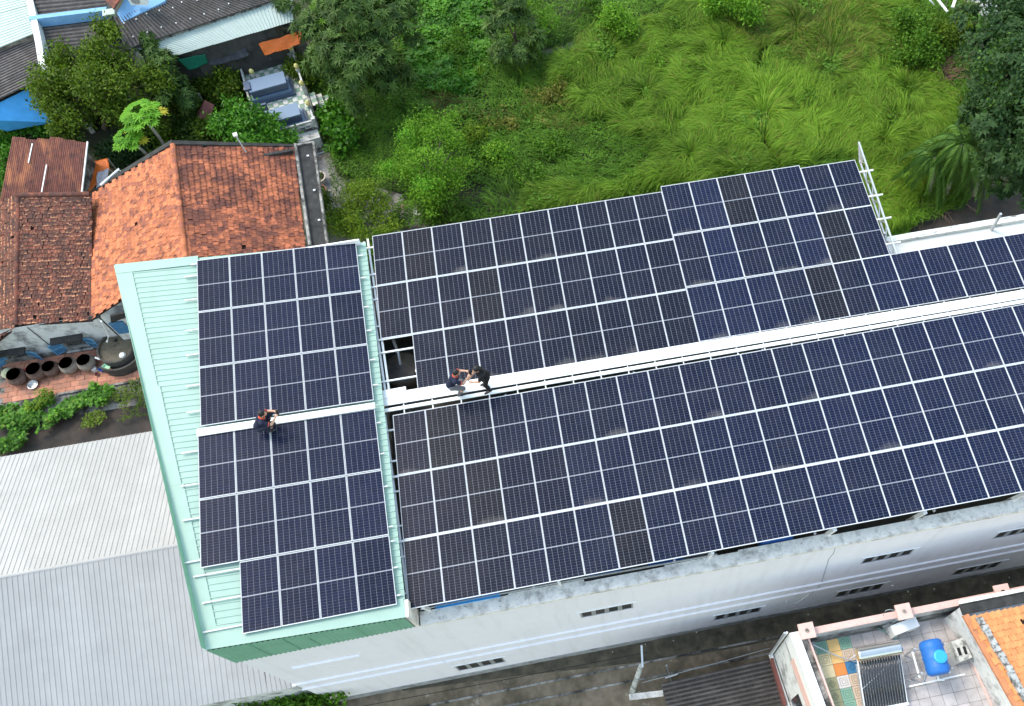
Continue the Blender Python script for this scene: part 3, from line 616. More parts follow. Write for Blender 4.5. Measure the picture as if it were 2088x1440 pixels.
# orange-tiled house
oh = empty('tiled_house', (-9.3, 7, 0), 0, 'house with bright orange clay tile gable roof and black gutter', 'house')
zR, zV, zE = 5.5, 3.0, 3.4
RNt = at(353, 297, zR); RSt = at(377, 512, zR); RSt = RNt + (RSt - RNt) * 1.06
EN = at(600, 302, zE); ES = at(622, 497, zE); ES = EN + (ES - EN) * 1.06
VN = at(189, 398, zV); VS = at(187, 648, zV)
GN = at(212, 383, zV + .05)
def plate(a, b, c, d, th=.06): q_ = np.array([0, 0, .09]); return MB().slab([a - q_, b - q_, c - q_, d - q_], th)
dark_board = mat('roof_board', (.05, .03, .025), .95)
roE = part(plate(RNt, RSt, ES, EN), 'roof', dark_board, oh, label='orange tiled slope falling to the black gutter')
roW = part(plate(RNt, RSt, VS, VN), 'roof', dark_board, oh, label='orange tiled slope falling to the darker roof')
lay_tiles(oh, [(roE, M['red_tile'], tile_plane(RNt, RSt, EN, ES, .215, .235)), (roW, M['orange_tile'], tile_plane(RNt, RSt, VN, VS, .215, .235))], .0, 300,
          lambda q: not (q[0] > 231 and q[1] > 545 - (q[0] - 231) * .12))
ridge_tiles(roE, RNt + [0, 0, .03], RSt + [0, 0, .03], M['orange_tile'])
up = np.array([0, 0, 1.])
part(MB().hexa([RNt - up * .3 + [0, -.02, 0], GN - up * .3 + [0, -.02, 0], GN - up * .3 + [-.02, .22, 0], RNt - up * .3 + [0, .24, 0]], [RNt + up * .14 + [0, -.02, 0], GN + up * .14 + [0, -.02, 0], GN + up * .14 + [-.02, .22, 0], RNt + up * .14 + [0, .24, 0]])
     .hexa([RNt - up * .3 + [.02, -.02, 0], EN - up * .3 + [0, .05, 0], EN - up * .3 + [0, .2, 0], RNt - up * .3 + [.02, .2, 0]], [RNt + up * .12 + [.02, -.02, 0], EN + up * .06 + [0, .05, 0], EN + up * .06 + [0, .2, 0], RNt + up * .12 + [.02, .2, 0]]), 'gable_coping', M['black_mould'], oh)
g0, g1, g2, g3 = at(604, 298, 3.25), at(640, 292, 3.25), at(668, 500, 3.25), at(634, 504, 3.25)
part(MB().slab([g0, g1, g2, g3], .12), 'gutter', M['black_mould'], oh, label='black concrete gutter along the eave')
part(MB().bar(g1, g2, .1, .22).bar(g0 + [0, 0, .04], g3 + [0, 0, .04], .12, .3).bar(g0, g1, .1, .2), 'gutter_rim', M['mouldy'], oh)
part(MB().bar(at(598, 308, 3.6), at(520, 333 - 10, 4.0), .14, .2), 'rear_parapet', M['black_mould'], oh)
wy = VS[1] + .1
SA, SB, SC = (VS[0] + .1, wy + .06), (RSt[0], RSt[1] + .25), (ES[0] - .1, ES[1] + .25)
part(MB().prism([(VS[0] + .15, wy + .12), (RSt[0], wy + .12), (ES[0] - .1, wy + .12), (EN[0] - .1, EN[1] - .1), (RNt[0], RNt[1] - .1), (VN[0] + .1, VN[1])], 0, [zV - .1, zR - .1, zE - .1, zE - .1, zR - .1, zV - .1]), 'wall', M['rendered_white'], oh)
part(MB().slab([at_y(224, 642, wy - .3) , at_y(262, 632, wy - .3), at_y(266, 640, wy + .1), at_y(226, 656, wy + .1)], .08), 'window_hood', M['black_mould'], oh)
part(MB().obox(at_y(246, 668, wy + .07), (.3, 0, 0), (0, .03, 0), (0, 0, .45)), 'shutter', M['shutter'], oh)
part(MB().tube([at(206, 655, 2.9), at_y(222, 683, wy), at_y(218, 697, wy - .05)], .05, 8), 'downpipe', M['white_plastic'], oh)
part(MB().tube([at(182, 651, 3.0), at(203, 643, 3.0)], .1, 8), 'gutter_pipe', M['black_mould'], oh)
part(MB().tube([at(205, 378, 3.5), at(243, 345, 3.5), at(250, 356, 3.4)], .055, 8), 'downpipe', M['white_plastic'], oh)
an = at(497, 302, 4.6)
t = empty('roof_antenna', an, 0, 'grey bracket arm with small head standing on the orange roof edge', 'bracket')
MB().tube([(0, 0, -.4), (-.15, .3, .5)], .035, 6).build('arm', M['galv'], t); MB().obox((-.16, .32, .55), (.09, .02, 0), (-.02, .09, 0), (0, 0, .04)).build('head', M['white_plastic'], t)
# darker house to its left
dh = empty('tiled_house', (-17, 7, 0), 0, 'old house with mossy dark brown tile roof and stained white wall', 'house')
r1, r0 = at(184, 397, 3.55), at(38, 400, 3.55); e1, e0 = at(186, 653, 2.55), at(34, 663, 2.55)
roS = part(plate(r0, r1, e1, e0), 'roof', dark_board, dh, label='dark mossy slope with bands of pale tile lips')
w1, w0 = at(-70, 436, 2.5), at(-70, 745, 1.35)
roW2 = part(plate(r0, w1, w0, e0), 'roof', dark_board, dh, label='browner slope at the far left')
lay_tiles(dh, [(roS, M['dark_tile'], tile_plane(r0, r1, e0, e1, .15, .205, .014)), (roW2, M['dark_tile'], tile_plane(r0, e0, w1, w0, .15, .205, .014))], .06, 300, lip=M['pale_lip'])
ridge_tiles(roS, r0 + [0, 0, .02], e0 + [0, 0, .02], M['dark_tile'], .09); ridge_tiles(roS, r0 + [0, 0, .04], r1 + [0, 0, .04], M['dark_tile'], .12, .25)
ridge_tiles(roS, r1 + [0, 0, -.05], e1 + [0, 0, .03], M['dark_tile'], .06, .4)
ws = e1[1] + .28
xe = min(w0[0], w1[0]) + .35
def hole(px0, py0, px1, py1):
    a, c = at_y(px0, py0, ws), at_y(px1, py1, ws); return (min(a[0], c[0]), max(a[0], c[0]), min(a[2], c[2]), max(a[2], c[2]))
hb = at_y(152, 700, ws); ha = at_y(37, 727, ws)
HB = (hb[0] - .5, hb[0] + .5, hb[2] - .42, hb[2] + .38); HA = (ha[0] - .5, ha[0] + .5, ha[2] - .42, ha[2] + .38)
PD = lambda u, z, d: (u, ws + d, z)
part(wall_with_holes(xe + .4, r1[0] + .05, 0, 2.52, [HA, HB], PD, .2), 'wall', M['rendered_white'], dh, label='white wall streaked with black mould')
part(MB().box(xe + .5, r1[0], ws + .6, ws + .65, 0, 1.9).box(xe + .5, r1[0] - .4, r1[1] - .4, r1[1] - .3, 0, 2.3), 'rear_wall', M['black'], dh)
part(MB().box(xe + .4, r1[0] + .02, ws - .09, ws - .003, 0, .3), 'plinth', M['mouldy'], dh)
for (a, c, e, f), nm in ((HA, 'a'), (HB, 'b')):
    fr = MB().box(a, c, ws + .08, ws + .16, e, e + .05).box(a, c, ws + .08, ws + .16, f - .05, f).box(a, a + .05, ws + .08, ws + .16, e, f).box(c - .05, c, ws + .08, ws + .16, e, f)
    wo = part(fr, 'window', M['grey_wood'], dh)
    for k in range(9): x = a + .1 + (c - a - .2) * k / 8; part(MB().box(x - .01, x + .01, ws + .1, ws + .12, e + .05, f - .05), 'bar', M['galv'], wo)
    part(MB().box(a - .1, c + .1, ws - .14, ws - .005, e - .09, e - .01), 'sill', M['tomb_stone'], wo)
    part(MB().hexa([(a - .2, ws - .34, f + .2), (c + .2, ws - .34, f + .2), (c + .2, ws - .004, f + .18), (a - .2, ws - .004, f + .18)], [(a - .2, ws - .34, f + .28), (c + .2, ws - .34, f + .28), (c + .2, ws - .004, f + .3), (a - .2, ws - .004, f + .3)]), 'window_hood', M['black_mould'], dh)
    for hx, s in ((a, -1), (c, 1)):
        # a shutter leaf swung open against the wall
        d1 = unit((s * .93, -.36, 0)); n1 = np.array([d1[1], -d1[0], 0]) * .018; o_ = np.array([hx, ws - .02, (e + f) / 2]); hw = .27; hh = (f - e) / 2
        sh_ = part(MB().obox(o_ + d1 * .02, d1 * .02, n1, (0, 0, hh)).obox(o_ + d1 * (2 * hw - .02), d1 * .03, n1, (0, 0, hh)).obox(o_ + d1 * hw + [0, 0, hh - .03], d1 * hw * .9, n1, (0, 0, .03)).obox(o_ + d1 * hw - [0, 0, hh - .03], d1 * hw * .9, n1, (0, 0, .03)).obox(o_ + d1 * hw, d1 * hw * .9, n1, (0, 0, .025)), 'shutter', M['shutter_frame'], dh)
        for k in range(12):
            z = -hh + .07 + k * (2 * hh - .14) / 11
            part(MB().obox(o_ + d1 * hw + [0, 0, z], d1 * (hw - .05), n1 * .4 + np.array([0, 0, .008]), (0, 0, .02)), 'slat', M['shutter'], sh_)
part(MB().box((HA[0] + HA[1]) / 2 - .25, (HA[0] + HA[1]) / 2 + .3, ws + .25, ws + .45, HA[2], HA[2] + .25), 'curtain', M['blue_plastic'], dh)
ds = at_y(128, 728, ws)
part(MB().tube([(at_y(52, 664, ws)[0], ws - .02, 2.4), (at_y(52, 664, ws)[0] + .02, ws - .02, .0)], .018, 5), 'cable', M['black'], dh)
# patio of terracotta pavers
pat = [at(-60, 790, 0), at(-60, 842, 0), at(120, 803, 0), at(285, 775, 0), at(300, 745, 0)]
py0 = ws
pt = MB().box(-21.5, -10.6, 1.0, ws + .4, -.03, .012).build('patio', M['mouldy'], None, kind='structure')
n = 0; fr_ = pat; bl = [pj(np.array(p)) for p in pat]
y = ws - .12; row_ = 0
def paver_mesh(w, h, t): return MB().box(-w / 2, w / 2, -h / 2, h / 2, 0, t).build('paver', M['brick'])
pm = paver_mesh(.385, .262, .022); pme = pm.data; bpy.data.objects.remove(pm)
while y > 1.6:
    x = -19.6 + (row_ % 2) * .2
    while x < -12.3:
        q = pj(np.array([x, y, 0]))
        if -20 < q[0] < 330 and q[1] < (828 - (q[0]) * .21 if q[0] < 120 else 803 - (q[0] - 120) * .17) - 3:
            o = bpy.data.objects.new('paver', pme); COL.objects.link(o); o.parent = pt; o.location = (x + random.uniform(-.006, .006), y, .012 + random.uniform(0, .008)); o.rotation_euler = (0, 0, random.gauss(0, .01)); n += 1
        x += .4
    y -= .278; row_ += 1
e1_, e2_ = at(120, 806, 0), at(284, 778, 0)
MB().bar(e1_ + [0, 0, .05], e2_ + [0, 0, .05], .1, .14).build('patio_edging', M['mouldy'], pt)
# jars along the wall
def jar(px, py, h, r, m, label):
    c = at(px, py, h); t = empty('clay_jar', (c[0], c[1], .02), 0, label, 'jar', 'clay water jars along the house wall')
    prof = [(r * .5, 0), (r * .62, .02), (r * .95, h * .35), (r, h * .55), (r * .9, h * .8), (r * .68, h * .93), (r * .74, h * .97), (r * .73, h), (r * .6, h), (r * .58, h * .93), (r * .8, h * .75), (r * .85, h * .5), (r * .4, h * .12), (0, h * .1)]
    MB().lathe(prof[:8], n=22).build('jar_body', m, t, smooth=True); MB().lathe(prof[7:], n=22).build('jar_inside', M['black'], t, smooth=True)
jar(27, 763, .62, .44, M['clay_jar'], 'leftmost brown clay jar in the row under the wall')
jar(67, 752, .64, .44, M['clay_jar'], 'second clay jar from left, reddish brown, behind the metal basin')
jar(98, 747, .55, .39, M['clay_jar'], 'third clay jar from left, smallest and ribbed brown')
jar(134, 740, .6, .42, M['grey_jar'], 'fourth clay jar from left, pale grey and mossy')
jar(170, 734, .6, .42, M['grey_jar'], 'clay jar nearest the round concrete cistern, grey brown')
def dish(name, px, py, z, r, h, m, label, cat, n=18):
    c = at(px, py, z + h); MB().lathe([(r * .6, 0), (r * .95, h * .9), (r, h), (r * .9, h), (r * .55, h * .2), (0, h * .18)], n=n).build(name, m, None, label, cat, org=None).location = (c[0], c[1], z)
dish('basin', 66, 784, .03, .24, .12, M['galv'], 'round grey metal basin on the terracotta patio', 'basin')
dish('plant_pot', 9, 840, .0, .2, .2, M['pot_dark'], 'small dark pot at the left edge of the vegetable bed', 'pot')
dish('bowl', 216, 748, .35, .2, .1, mat('pale_green_plastic', (.33, .62, .4), .5), 'pale green plastic bowl beside the cistern', 'bowl')
dish('bucket', 206, 752, .03, .13, .2, M['blue_plastic'], 'small dark blue bucket under the green bowl', 'bucket')
dish('cup', 197, 763, .03, .1, .1, M['red_brown'], 'little brown cup on the pavers near the cistern', 'cup')
dish('bucket', 222, 758, .03, .13, .16, M['orange_tarp'], 'small orange bucket beside the green bowl', 'bucket')
c = at(193, 753, .1); MB().obox((0, 0, .1), (.1, .03, 0), (-.03, .1, 0), (0, 0, .1)).build('tin', M['white_plastic'], None, 'square white tin on the pavers by the last jar', 'tin').location = (c[0], c[1], .03)
c = at(200, 731, .5); MB().tube([(-.12, .06, 0), (.15, -.1, .05)], .05, 8).build('dipper', M['white_plastic'], None, 'white dipper lying between jar and cistern', 'dipper').location = tuple(c)
c = at(52, 752, .2)
MB().lathe([(0, 0), (.14, .03), (.1, .1), (0, .13)], n=9).build('cloth', mat('red_cloth', (.5, .07, .04), .9), None, 'small red cloth between two brown jars', 'cloth').location = (c[0], c[1], .05)
c = at(10, 757, .4); MB().lathe([(0, 0), (.26, .05), (.28, .2), (.15, .33), (0, .36)], n=11).build('sack', mat('pale_sack', (.5, .48, .3), .95, .2, 12), None, 'pale crumpled sack beside the leftmost jar', 'sack').location = (c[0], c[1], .05)
cc = at(236, 708, .75); t = empty('cistern', (cc[0], cc[1], 0), 0, 'round dark concrete cistern at the corner of the house', 'cistern')
MB().lathe([(.86, 0), (.86, .78), (.78, .78), (.78, .66), (0, .66)], n=30).build('basin', M['slab'], t, smooth=False)
MB().lathe([(.775, .668), (0, .669)], n=30).build('lid', mat('wet_lid', (.11, .09, .06), .7, .4, 5, stain=(.1, .09, .06), sscale=2), t)
MB().lathe([(.1, .68), (.1, .67), (0, .67)], (-.05, .42, .0), 10).build('hole', M['black'], t)
arc = [(1.12 * math.cos(a), 1.12 * math.sin(a)) for a in np.linspace(-2.3, -.2, 12)]
b = MB()
for (x0, y0), (x1, y1) in zip(arc, arc[1:]): b.bar((x0, y0, .3), (x1, y1, .3), .08, .6)
b.build('curved_wall', M['slab'], t)
c = at(250, 725, .7); MB().lathe([(0, 0), (.16, .02), (.12, .09), (0, .12)], n=9).build('rag', M['white_plastic'], None, 'white rag lying on the cistern', 'rag').location = tuple(c)
# ---------------------------------------------------------------- rusty shed, blue wall, roofs in the far left corner
rs = empty('rusty_shed', (-17.2, 12, 0), 0, 'shed with rusty red corrugated roof behind the tiled houses', 'shed')
q = [at(*p) for p in ((26, 276, 3.3), (178, 290, 3.3), (166, 396, 2.5), (-2, 420, 2.5))]
ns = 6
for k in range(ns):
    a, b_ = lerp(q[0], q[1], k / ns), lerp(q[0], q[1], (k + 1) / ns + .012); c, d = lerp(q[3], q[2], (k + 1) / ns + .012), lerp(q[3], q[2], k / ns)
    u0 = .02 * (k % 3) - .03 + (.0 if k > 1 else .05); dz = np.array([0, 0, .008 * (k % 2)])
    part(MB().corr(lerp(a, d, u0) + dz, lerp(b_, c, u0) + dz, c + dz, d + dz, 7, .03), 'roof_sheet', M['rust'], rs)
part(MB().bar(lerp(q[1], q[2], .0) + [0.03, 0, .02], q[2] + [.03, 0, .02], .06, .06), 'edge_batten', M['white_plastic'], rs)
for p0, p1 in (((66, 293), (58, 332)), ((95, 336), (85, 392))):
    na = np.cross(q[1] - q[0], q[3] - q[0]); part(MB().bar(at_plane(*p0, q[0] + [0, 0, .05], na), at_plane(*p1, q[0] + [0, 0, .05], na), .05, .03), 'strip', M['white_plastic'], rs)
part(MB().prism([tuple(p[:2]) for p in (lerp(q[0], q[2], .06), lerp(q[1], q[3], .06), lerp(q[2], q[0], .06), lerp(q[3], q[1], .06))], 0, [2.9, 2.9, 2.3, 2.3]), 'wall', M['mouldy'], rs)
# small orange tarp shelter
q = [at(*p) for p in ((177, 331, 2.1), (219, 323, 2.1), (224, 346, 2.0), (199, 384, 1.9), (180, 392, 1.9))]
def cloth(name, quad, m, label, n=14, amp=.05, sag=.1, cat='tarpaulin', parent=None, **k):
    q0, q1, q2, q3 = map(v3, quad); vs = []
    for i in range(n + 1):
        for j in range(n + 1):
            u, v = i / n, j / n; p = (q0 * (1 - u) + q1 * u) * (1 - v) + (q3 * (1 - u) + q2 * u) * v
            z = -sag * 4 * u * (1 - u) * (.3 + .7 * v) + amp * (math.sin(9 * u + 5 * v + p[0]) * .5 + math.sin(23 * u - 11 * v) * .3 + random.uniform(-.4, .4) * .6)
            vs.append((p[0], p[1], p[2] + z))
    b = MB(); b.add(vs, [(i * (n + 1) + j, (i + 1) * (n + 1) + j, (i + 1) * (n + 1) + j + 1, i * (n + 1) + j + 1) for i in range(n) for j in range(n)])
    o = b.build(name, m, parent, label, cat if parent is None else None, smooth=True, org=None, **k)
    sm = o.modifiers.new('thick', 'SOLIDIFY'); sm.thickness = .015
    return o
t = empty('tarp_shelter', (q[0][0], q[0][1] - .8, 0), 0, 'small orange tarpaulin shelter beside the rusty roof', 'shelter')
def cl2(nm, qd, m, **k):
    o = cloth(nm, [p - np.array(t.location) for p in qd], m, None, parent=t, **k); return o
cl2('tarpaulin', (q[0], q[1], q[2] + [0, 0, 0], q[4]), M['orange_tarp'], amp=.03, sag=.04)
cl2('sheet', (at(198, 352, 2.12), at(222, 343, 2.12), at(216, 372, 2.06), at(196, 384, 2.04)), M['grey_cloth'], amp=.04, sag=.02)
b = MB()
for p in q[:5]: b.bar((p[0], p[1], 0), (p[0], p[1], p[2] - .05), .06, .06, up=(0, 1, 0))
part(b, 'post', M['grey_wood'], t, kind='stuff')
def roof_on_posts(name, label, quad, n, amp, style, m, cat='roof', wallm=None, drop=.12, sheets=1, pname='roof_sheet', inset=.07):
    quad = [v3(p) for p in quad]; c = sum(quad) / 4
    t = empty(name, (c[0], c[1], 0), 0, label, cat)
    for k in range(sheets):
        a, b_ = lerp(quad[0], quad[1], k / sheets), lerp(quad[0], quad[1], (k + 1) / sheets); d, e = lerp(quad[3], quad[2], k / sheets), lerp(quad[3], quad[2], (k + 1) / sheets)
        o_ = np.array([0, 0, .012 * (k % 2)])
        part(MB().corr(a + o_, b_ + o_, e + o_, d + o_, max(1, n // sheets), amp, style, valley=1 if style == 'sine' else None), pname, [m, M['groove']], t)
    ins = [lerp(p, c, inset) for p in quad]
    part(MB().prism([tuple(p[:2]) for p in ins], 0, [p[2] - drop for p in ins]), 'wall', wallm or M['mouldy'], t)
    return t
Q = lambda z, *ps: [at(p[0], p[1], p[2] if len(p) > 2 else z) for p in ps]
roof_on_posts('outbuilding', 'pale green metal roof in the top left corner of the view', Q(4, (-90, -20, 3.9), (-60, 122, 3.9), (72, 68, 4.1), (52, -45, 4.1)), 24, .025, 'rib', M['pale_sheet'], 'building', sheets=4)
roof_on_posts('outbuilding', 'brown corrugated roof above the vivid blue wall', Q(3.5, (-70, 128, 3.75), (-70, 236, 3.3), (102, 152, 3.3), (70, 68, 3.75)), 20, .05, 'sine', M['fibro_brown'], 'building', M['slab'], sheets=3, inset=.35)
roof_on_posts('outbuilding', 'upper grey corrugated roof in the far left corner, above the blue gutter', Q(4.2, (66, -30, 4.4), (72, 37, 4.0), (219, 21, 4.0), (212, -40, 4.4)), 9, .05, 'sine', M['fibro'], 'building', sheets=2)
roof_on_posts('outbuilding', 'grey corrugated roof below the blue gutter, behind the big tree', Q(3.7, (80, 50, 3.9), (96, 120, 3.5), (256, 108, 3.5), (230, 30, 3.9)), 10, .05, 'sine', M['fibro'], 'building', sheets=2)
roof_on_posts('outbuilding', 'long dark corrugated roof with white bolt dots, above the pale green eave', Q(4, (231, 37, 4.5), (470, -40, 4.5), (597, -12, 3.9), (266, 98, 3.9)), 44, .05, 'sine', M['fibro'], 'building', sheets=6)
pv = roof_on_posts('outbuilding', 'pale green ribbed eave roof above the tarpaulins', Q(3.5, (268, 97, 3.75), (596, -8, 3.75), (599, 44, 3.3), (354, 115, 3.3)), 44, .025, 'rib', M['pale_sheet'], 'building', sheets=6, inset=.3, wallm=M['slab'])
# white bolt caps on the dark roof
qa = Q(4, (231, 37, 4.5), (470, -40, 4.5), (597, -12, 3.9), (266, 98, 3.9)); b = MB()
for u in np.linspace(.05, .97, 11):
    for v in (.25, .72):
        p = lerp(lerp(qa[0], qa[1], u), lerp(qa[3], qa[2], u), v + random.uniform(-.05, .05)); b.lathe([(.045, .04), (.03, .075), (0, .08)], p, 6)
b.build('bolt_caps', M['white_plastic'], bpy.data.objects['outbuilding.004'], org=bpy.data.objects['outbuilding.004'].location, kind='stuff')
t = empty('boundary_wall', at(85, 90, 0), 0, 'white topped wall running down beside the corrugated roofs', 'wall')
pts = [at(57, -20, 4.3), at(71, 45, 4.3), at(80, 90, 4.2), at(86, 128, 4.1), at(99, 158, 4.0)]
for a, b_ in zip(pts, pts[1:]): part(MB().bar(a - [0, 0, 2.0], b_ - [0, 0, 2.0], .24, 4.0).bar(a + [0, 0, .03], b_ + [0, 0, .03], .3, .08), 'wall_panel', M['white_plastic'], t)
t = empty('blue_gutter_beam', at(145, 32, 0), 0, 'pale blue concrete beam between two grey corrugated roofs', 'beam')
part(MB().bar(at(66, 45, 4.15), at(222, 26, 4.15), .28, .5), 'beam', M['blue_paint'], t)
part(MB().obox(at(222, 26, 4.4), (.3, .02, 0), (-.02, .22, 0), (0, 0, .05)), 'cap', M['pale_sheet'], t)
t = empty('blue_gable_house', at(260, 10, 0), 0, 'pale blue gable wall with a corner of red tiles at the top edge', 'house')
part(MB().prism([tuple(p[:2]) for p in Q(4.8, (234, 20), (268, -14), (330, -40), (333, -5), (240, 32))], 0, [4.6, 5.0, 5.0, 4.6, 4.4]), 'wall', M['blue_paint'], t)
part(MB().slab(Q(5.2, (214, 0), (214, -30), (262, -30), (231, 18)), .08), 'roof', M['dark_tile'], t)
t = empty('ac_unit', at(286, 6, 4.9), -.2, 'white air conditioner unit on the blue wall at the top edge', 'air conditioner')
MB().box(-.42, .42, -.16, .16, 0, .58).build('case', M['white_plastic'], t)
MB().lathe([(.22, 0), (.22, .02), (.17, .03), (.03, .03), (.03, .05), (0, .05)], (-.08, -.165, .29), 20, 0, (1, 0, 0), (0, 0, 1), (0, -1, 0)).build('fan_grille', M['tv'], t)
# tarpaulins and clutter under the pale eave
cloth('tarpaulin', Q(2.6, (360, 121, 2.9), (418, 110, 2.9), (424, 128, 2.3), (386, 144, 2.2)), M['green_tarp'], 'green tarpaulin awning below the pale green eave', 14, .03, .03)
cloth('tarpaulin', Q(2.6, (527, 89, 2.7), (617, 62, 2.7), (612, 90, 2.3), (540, 113, 2.2)), M['orange_tarp'], 'bright orange tarpaulin awning beside the dark mango tree', 20, .05, .04)
cloth('shade_cloth', Q(2.5, (420, 112, 2.5), (500, 95, 2.5), (508, 112, 2.3), (426, 134, 2.2)), M['grey_tarp'], 'dark shade cloth sagging between green and orange tarpaulins', 16, .06, .1, 'shade cloth')
cloth('shade_cloth', Q(2.5, (497, 86, 2.8), (526, 86, 2.6), (532, 117, 1.6), (508, 120, 1.6)), M['grey_tarp'], 'hanging dark cloth bundle left of the orange tarpaulin', 12, .08, .3, 'shade cloth')
cloth('shade_cloth', Q(2.2, (418, 138, 1.6), (505, 112, 1.7), (512, 124, 1.4), (424, 142, 1.4)), mat('old_mat', (.13, .12, .11), .95, .3, 8, stain=(.25, .24, .22), sscale=3), 'old grey mat with a pale edge under the dark cloth', 14, .05, .05, 'mat')
b = MB()
for x0, y0, x1, y1, z in ((386, 152, 424, 140, .6), (388, 156, 424, 146, .5)): b.bar(at(x0, y0, z), at(x1, y1, z), .08, .06)
b.build('planks', M['grey_wood'], None, 'pair of grey planks below the green tarpaulin', 'planks', kind='stuff')
part_floor = MB().slab(Q(.02, (350, 118), (600, 40), (625, 95), (420, 165)), .02).build('yard', mat('dark_yard', (.06, .055, .05), .95, .3, 3), None, kind='structure')
MB().slab(Q(.0, (0, 270, .5), (-80, 255, .5), (-60, 200, .5), (0, 228, .5)), .4).build('concrete_ledge', M['grout'], None, 'grey concrete ledge left of the vivid blue wall', 'ledge')
MB().slab(Q(.0, (-70, 243, 3.1), (104, 158, 3.0), (108, 250, 1.7), (14, 268, 1.7)), .05).build('blue_sheet', M['vivid_blue'], None, 'vivid blue sheeting spread in front of the brown corrugated roof', 'sheet')
t = empty('shelter', at(425, 230, 0), 0, 'small dark red folded roof among the bushes', 'shelter')
part(MB().slab([at(417, 204, 1.6), at(437, 214, 1.3), at(430, 240, 1.2), at(404, 244, 1.6)], .03).slab([at(417, 204, 1.6), at(404, 244, 1.6), at(400, 236, 1.2)], .03), 'roof_sheet', M['red_brown'], t)
part(MB().bar(at(425, 225, 0), at(425, 225, 0) + [0, 0, 1.2], .08, .08, up=(0, 1, 0)), 'post', M['grey_wood'], t)
dish('plant_pot', 391, 222, .0, .3, .35, M['grey_jar'], 'round grey pot beside the small dark red roof', 'pot')
# ---------------------------------------------------------------- tomb platform
tz = .9
T0, T1, T2, T3 = at(497, 150, tz), at(603, 121, tz), at(634, 258, tz), at(524, 292, tz)
tb = empty('tomb_platform', ((T0 + T2) / 2 * np.array([1, 1, 0])), 0, 'raised tomb platform with green and white chequered tiles and low railing', 'tomb platform')
tx = unit(T1 - T0); ty = unit((T3 - T0) - tx * ((T3 - T0) @ tx)); TW, TH = np.linalg.norm(T1 - T0), np.linalg.norm(T3 - T0)
TP = lambda u, v, z=0.: T0 + tx * u + ty * v + np.array([0, 0, z])
part(MB().prism([tuple(TP(*q)[:2]) for q in ((-.1, -.1), (TW + .1, -.1), (TW + .1, TH + .1), (-.1, TH + .1))], 0, tz - .012), 'base', M['mouldy'], tb)
nu, nv = 11, 17; du, dv = TW / nu, TH / nv
tm = {}
for m_ in ('check_white', 'check_green'):
    o = MB().box(-du * .485, du * .485, -dv * .485, dv * .485, 0, .016).build('floor_tile', M[m_]); tm[m_] = o.data; bpy.data.objects.remove(o)
ang = math.atan2(tx[1], tx[0])
for i in range(nu):
    for j in range(nv):
        o = bpy.data.objects.new('floor_tile', tm['check_white' if (i + j) % 2 else 'check_green']); COL.objects.link(o); o.parent = tb
        p = TP((i + .5) * du, (j + .5) * dv, -.012 + random.uniform(0, .004)); o.location = tuple(p - np.array(tb.location)); o.rotation_euler = (0, 0, ang)
def rail(a, b):
    for z in (.22, .42): part(MB().bar(np.array(a) + [0, 0, z], np.array(b) + [0, 0, z], .09, .08), 'railing_bar', M['tomb_stone'], tb)
    n = max(2, int(np.linalg.norm(np.array(b) - a) / .32)); q = MB()
    for k in range(n): p = lerp(np.array(a), np.array(b), (k + .5) / n); q.bar(p, p + [0, 0, .42], .07, .07, up=(0, 1, 0))
    part(q, 'balusters', M['tomb_stone'], tb, kind='stuff')
def post(p, h, lotus=True):
    po = part(MB().bar(p, np.array(p) + [0, 0, h], .16, .16, up=(0, 1, 0)).bar(np.array(p) + [0, 0, h], np.array(p) + [0, 0, h + .05], .2, .2, up=(0, 1, 0)), 'railing_post', M['tomb_stone'], tb)
    if lotus: part(MB().lathe([(.04, h + .05), (.1, h + .12), (.13, h + .22), (.11, h + .3), (.05, h + .38), (0, h + .4)], p, 10), 'lotus_finial', M['yellow'], po, smooth=True)
cs = [(0, 0), (TW, 0), (TW, 1.45), (TW, 2.75), (TW, TH - .9), (TW, TH), (0, TH), (0, 1.8), (.55, .95)]
for u, v in cs: post(TP(u, v), .55, (u, v) not in ((TW, TH), (0, TH), (0, 1.8)))
post(TP(TW * .55, 0), .5, False)
for a, b in (((0, 0), (TW, 0)), ((TW, 0), (TW, 1.45)), ((TW, 1.45), (TW, 2.75)), ((TW, 3.6), (TW, TH)), ((0, TH), (TW, TH)), ((0, 0), (0, 1.8)), ((0, 1.8), (0, TH))): rail(TP(*a), TP(*b))
part(MB().obox(TP(.55, -.05, .42), tx * .48, ty * .1, (0, 0, .42)), 'headstone', M['tomb_stone'], tb)
part(MB().obox(TP(1.25, -.12, .3), tx * .3, ty * .1, (0, 0, .36)).obox(TP(1.55, -.12, .3), tx * .12, ty * .12, (0, 0, .5)), 'headstone', M['tomb_stone'], tb)
part(MB().obox(TP(TW * .5, TH + .4, -.45), tx * (TW * .5), ty * .3, (0, 0, .35)), 'planter', M['tomb_stone'], tb)
for k in range(4):
    so = part(MB().obox(TP(TW + .28 + .3 * k, 3.2, -.12 - .21 * k), tx * .15, ty * .48, (0, 0, .1)), 'step', M['mouldy'], tb)
    for q in range(4):
        part(MB().obox(TP(TW + .28 + .3 * k, 3.2 - .36 + .24 * q, -.016 - .21 * k), tx * .14, ty * .115, (0, 0, .008)), 'step_tile', M['check_white' if (q + k) % 2 else 'check_green'], so)
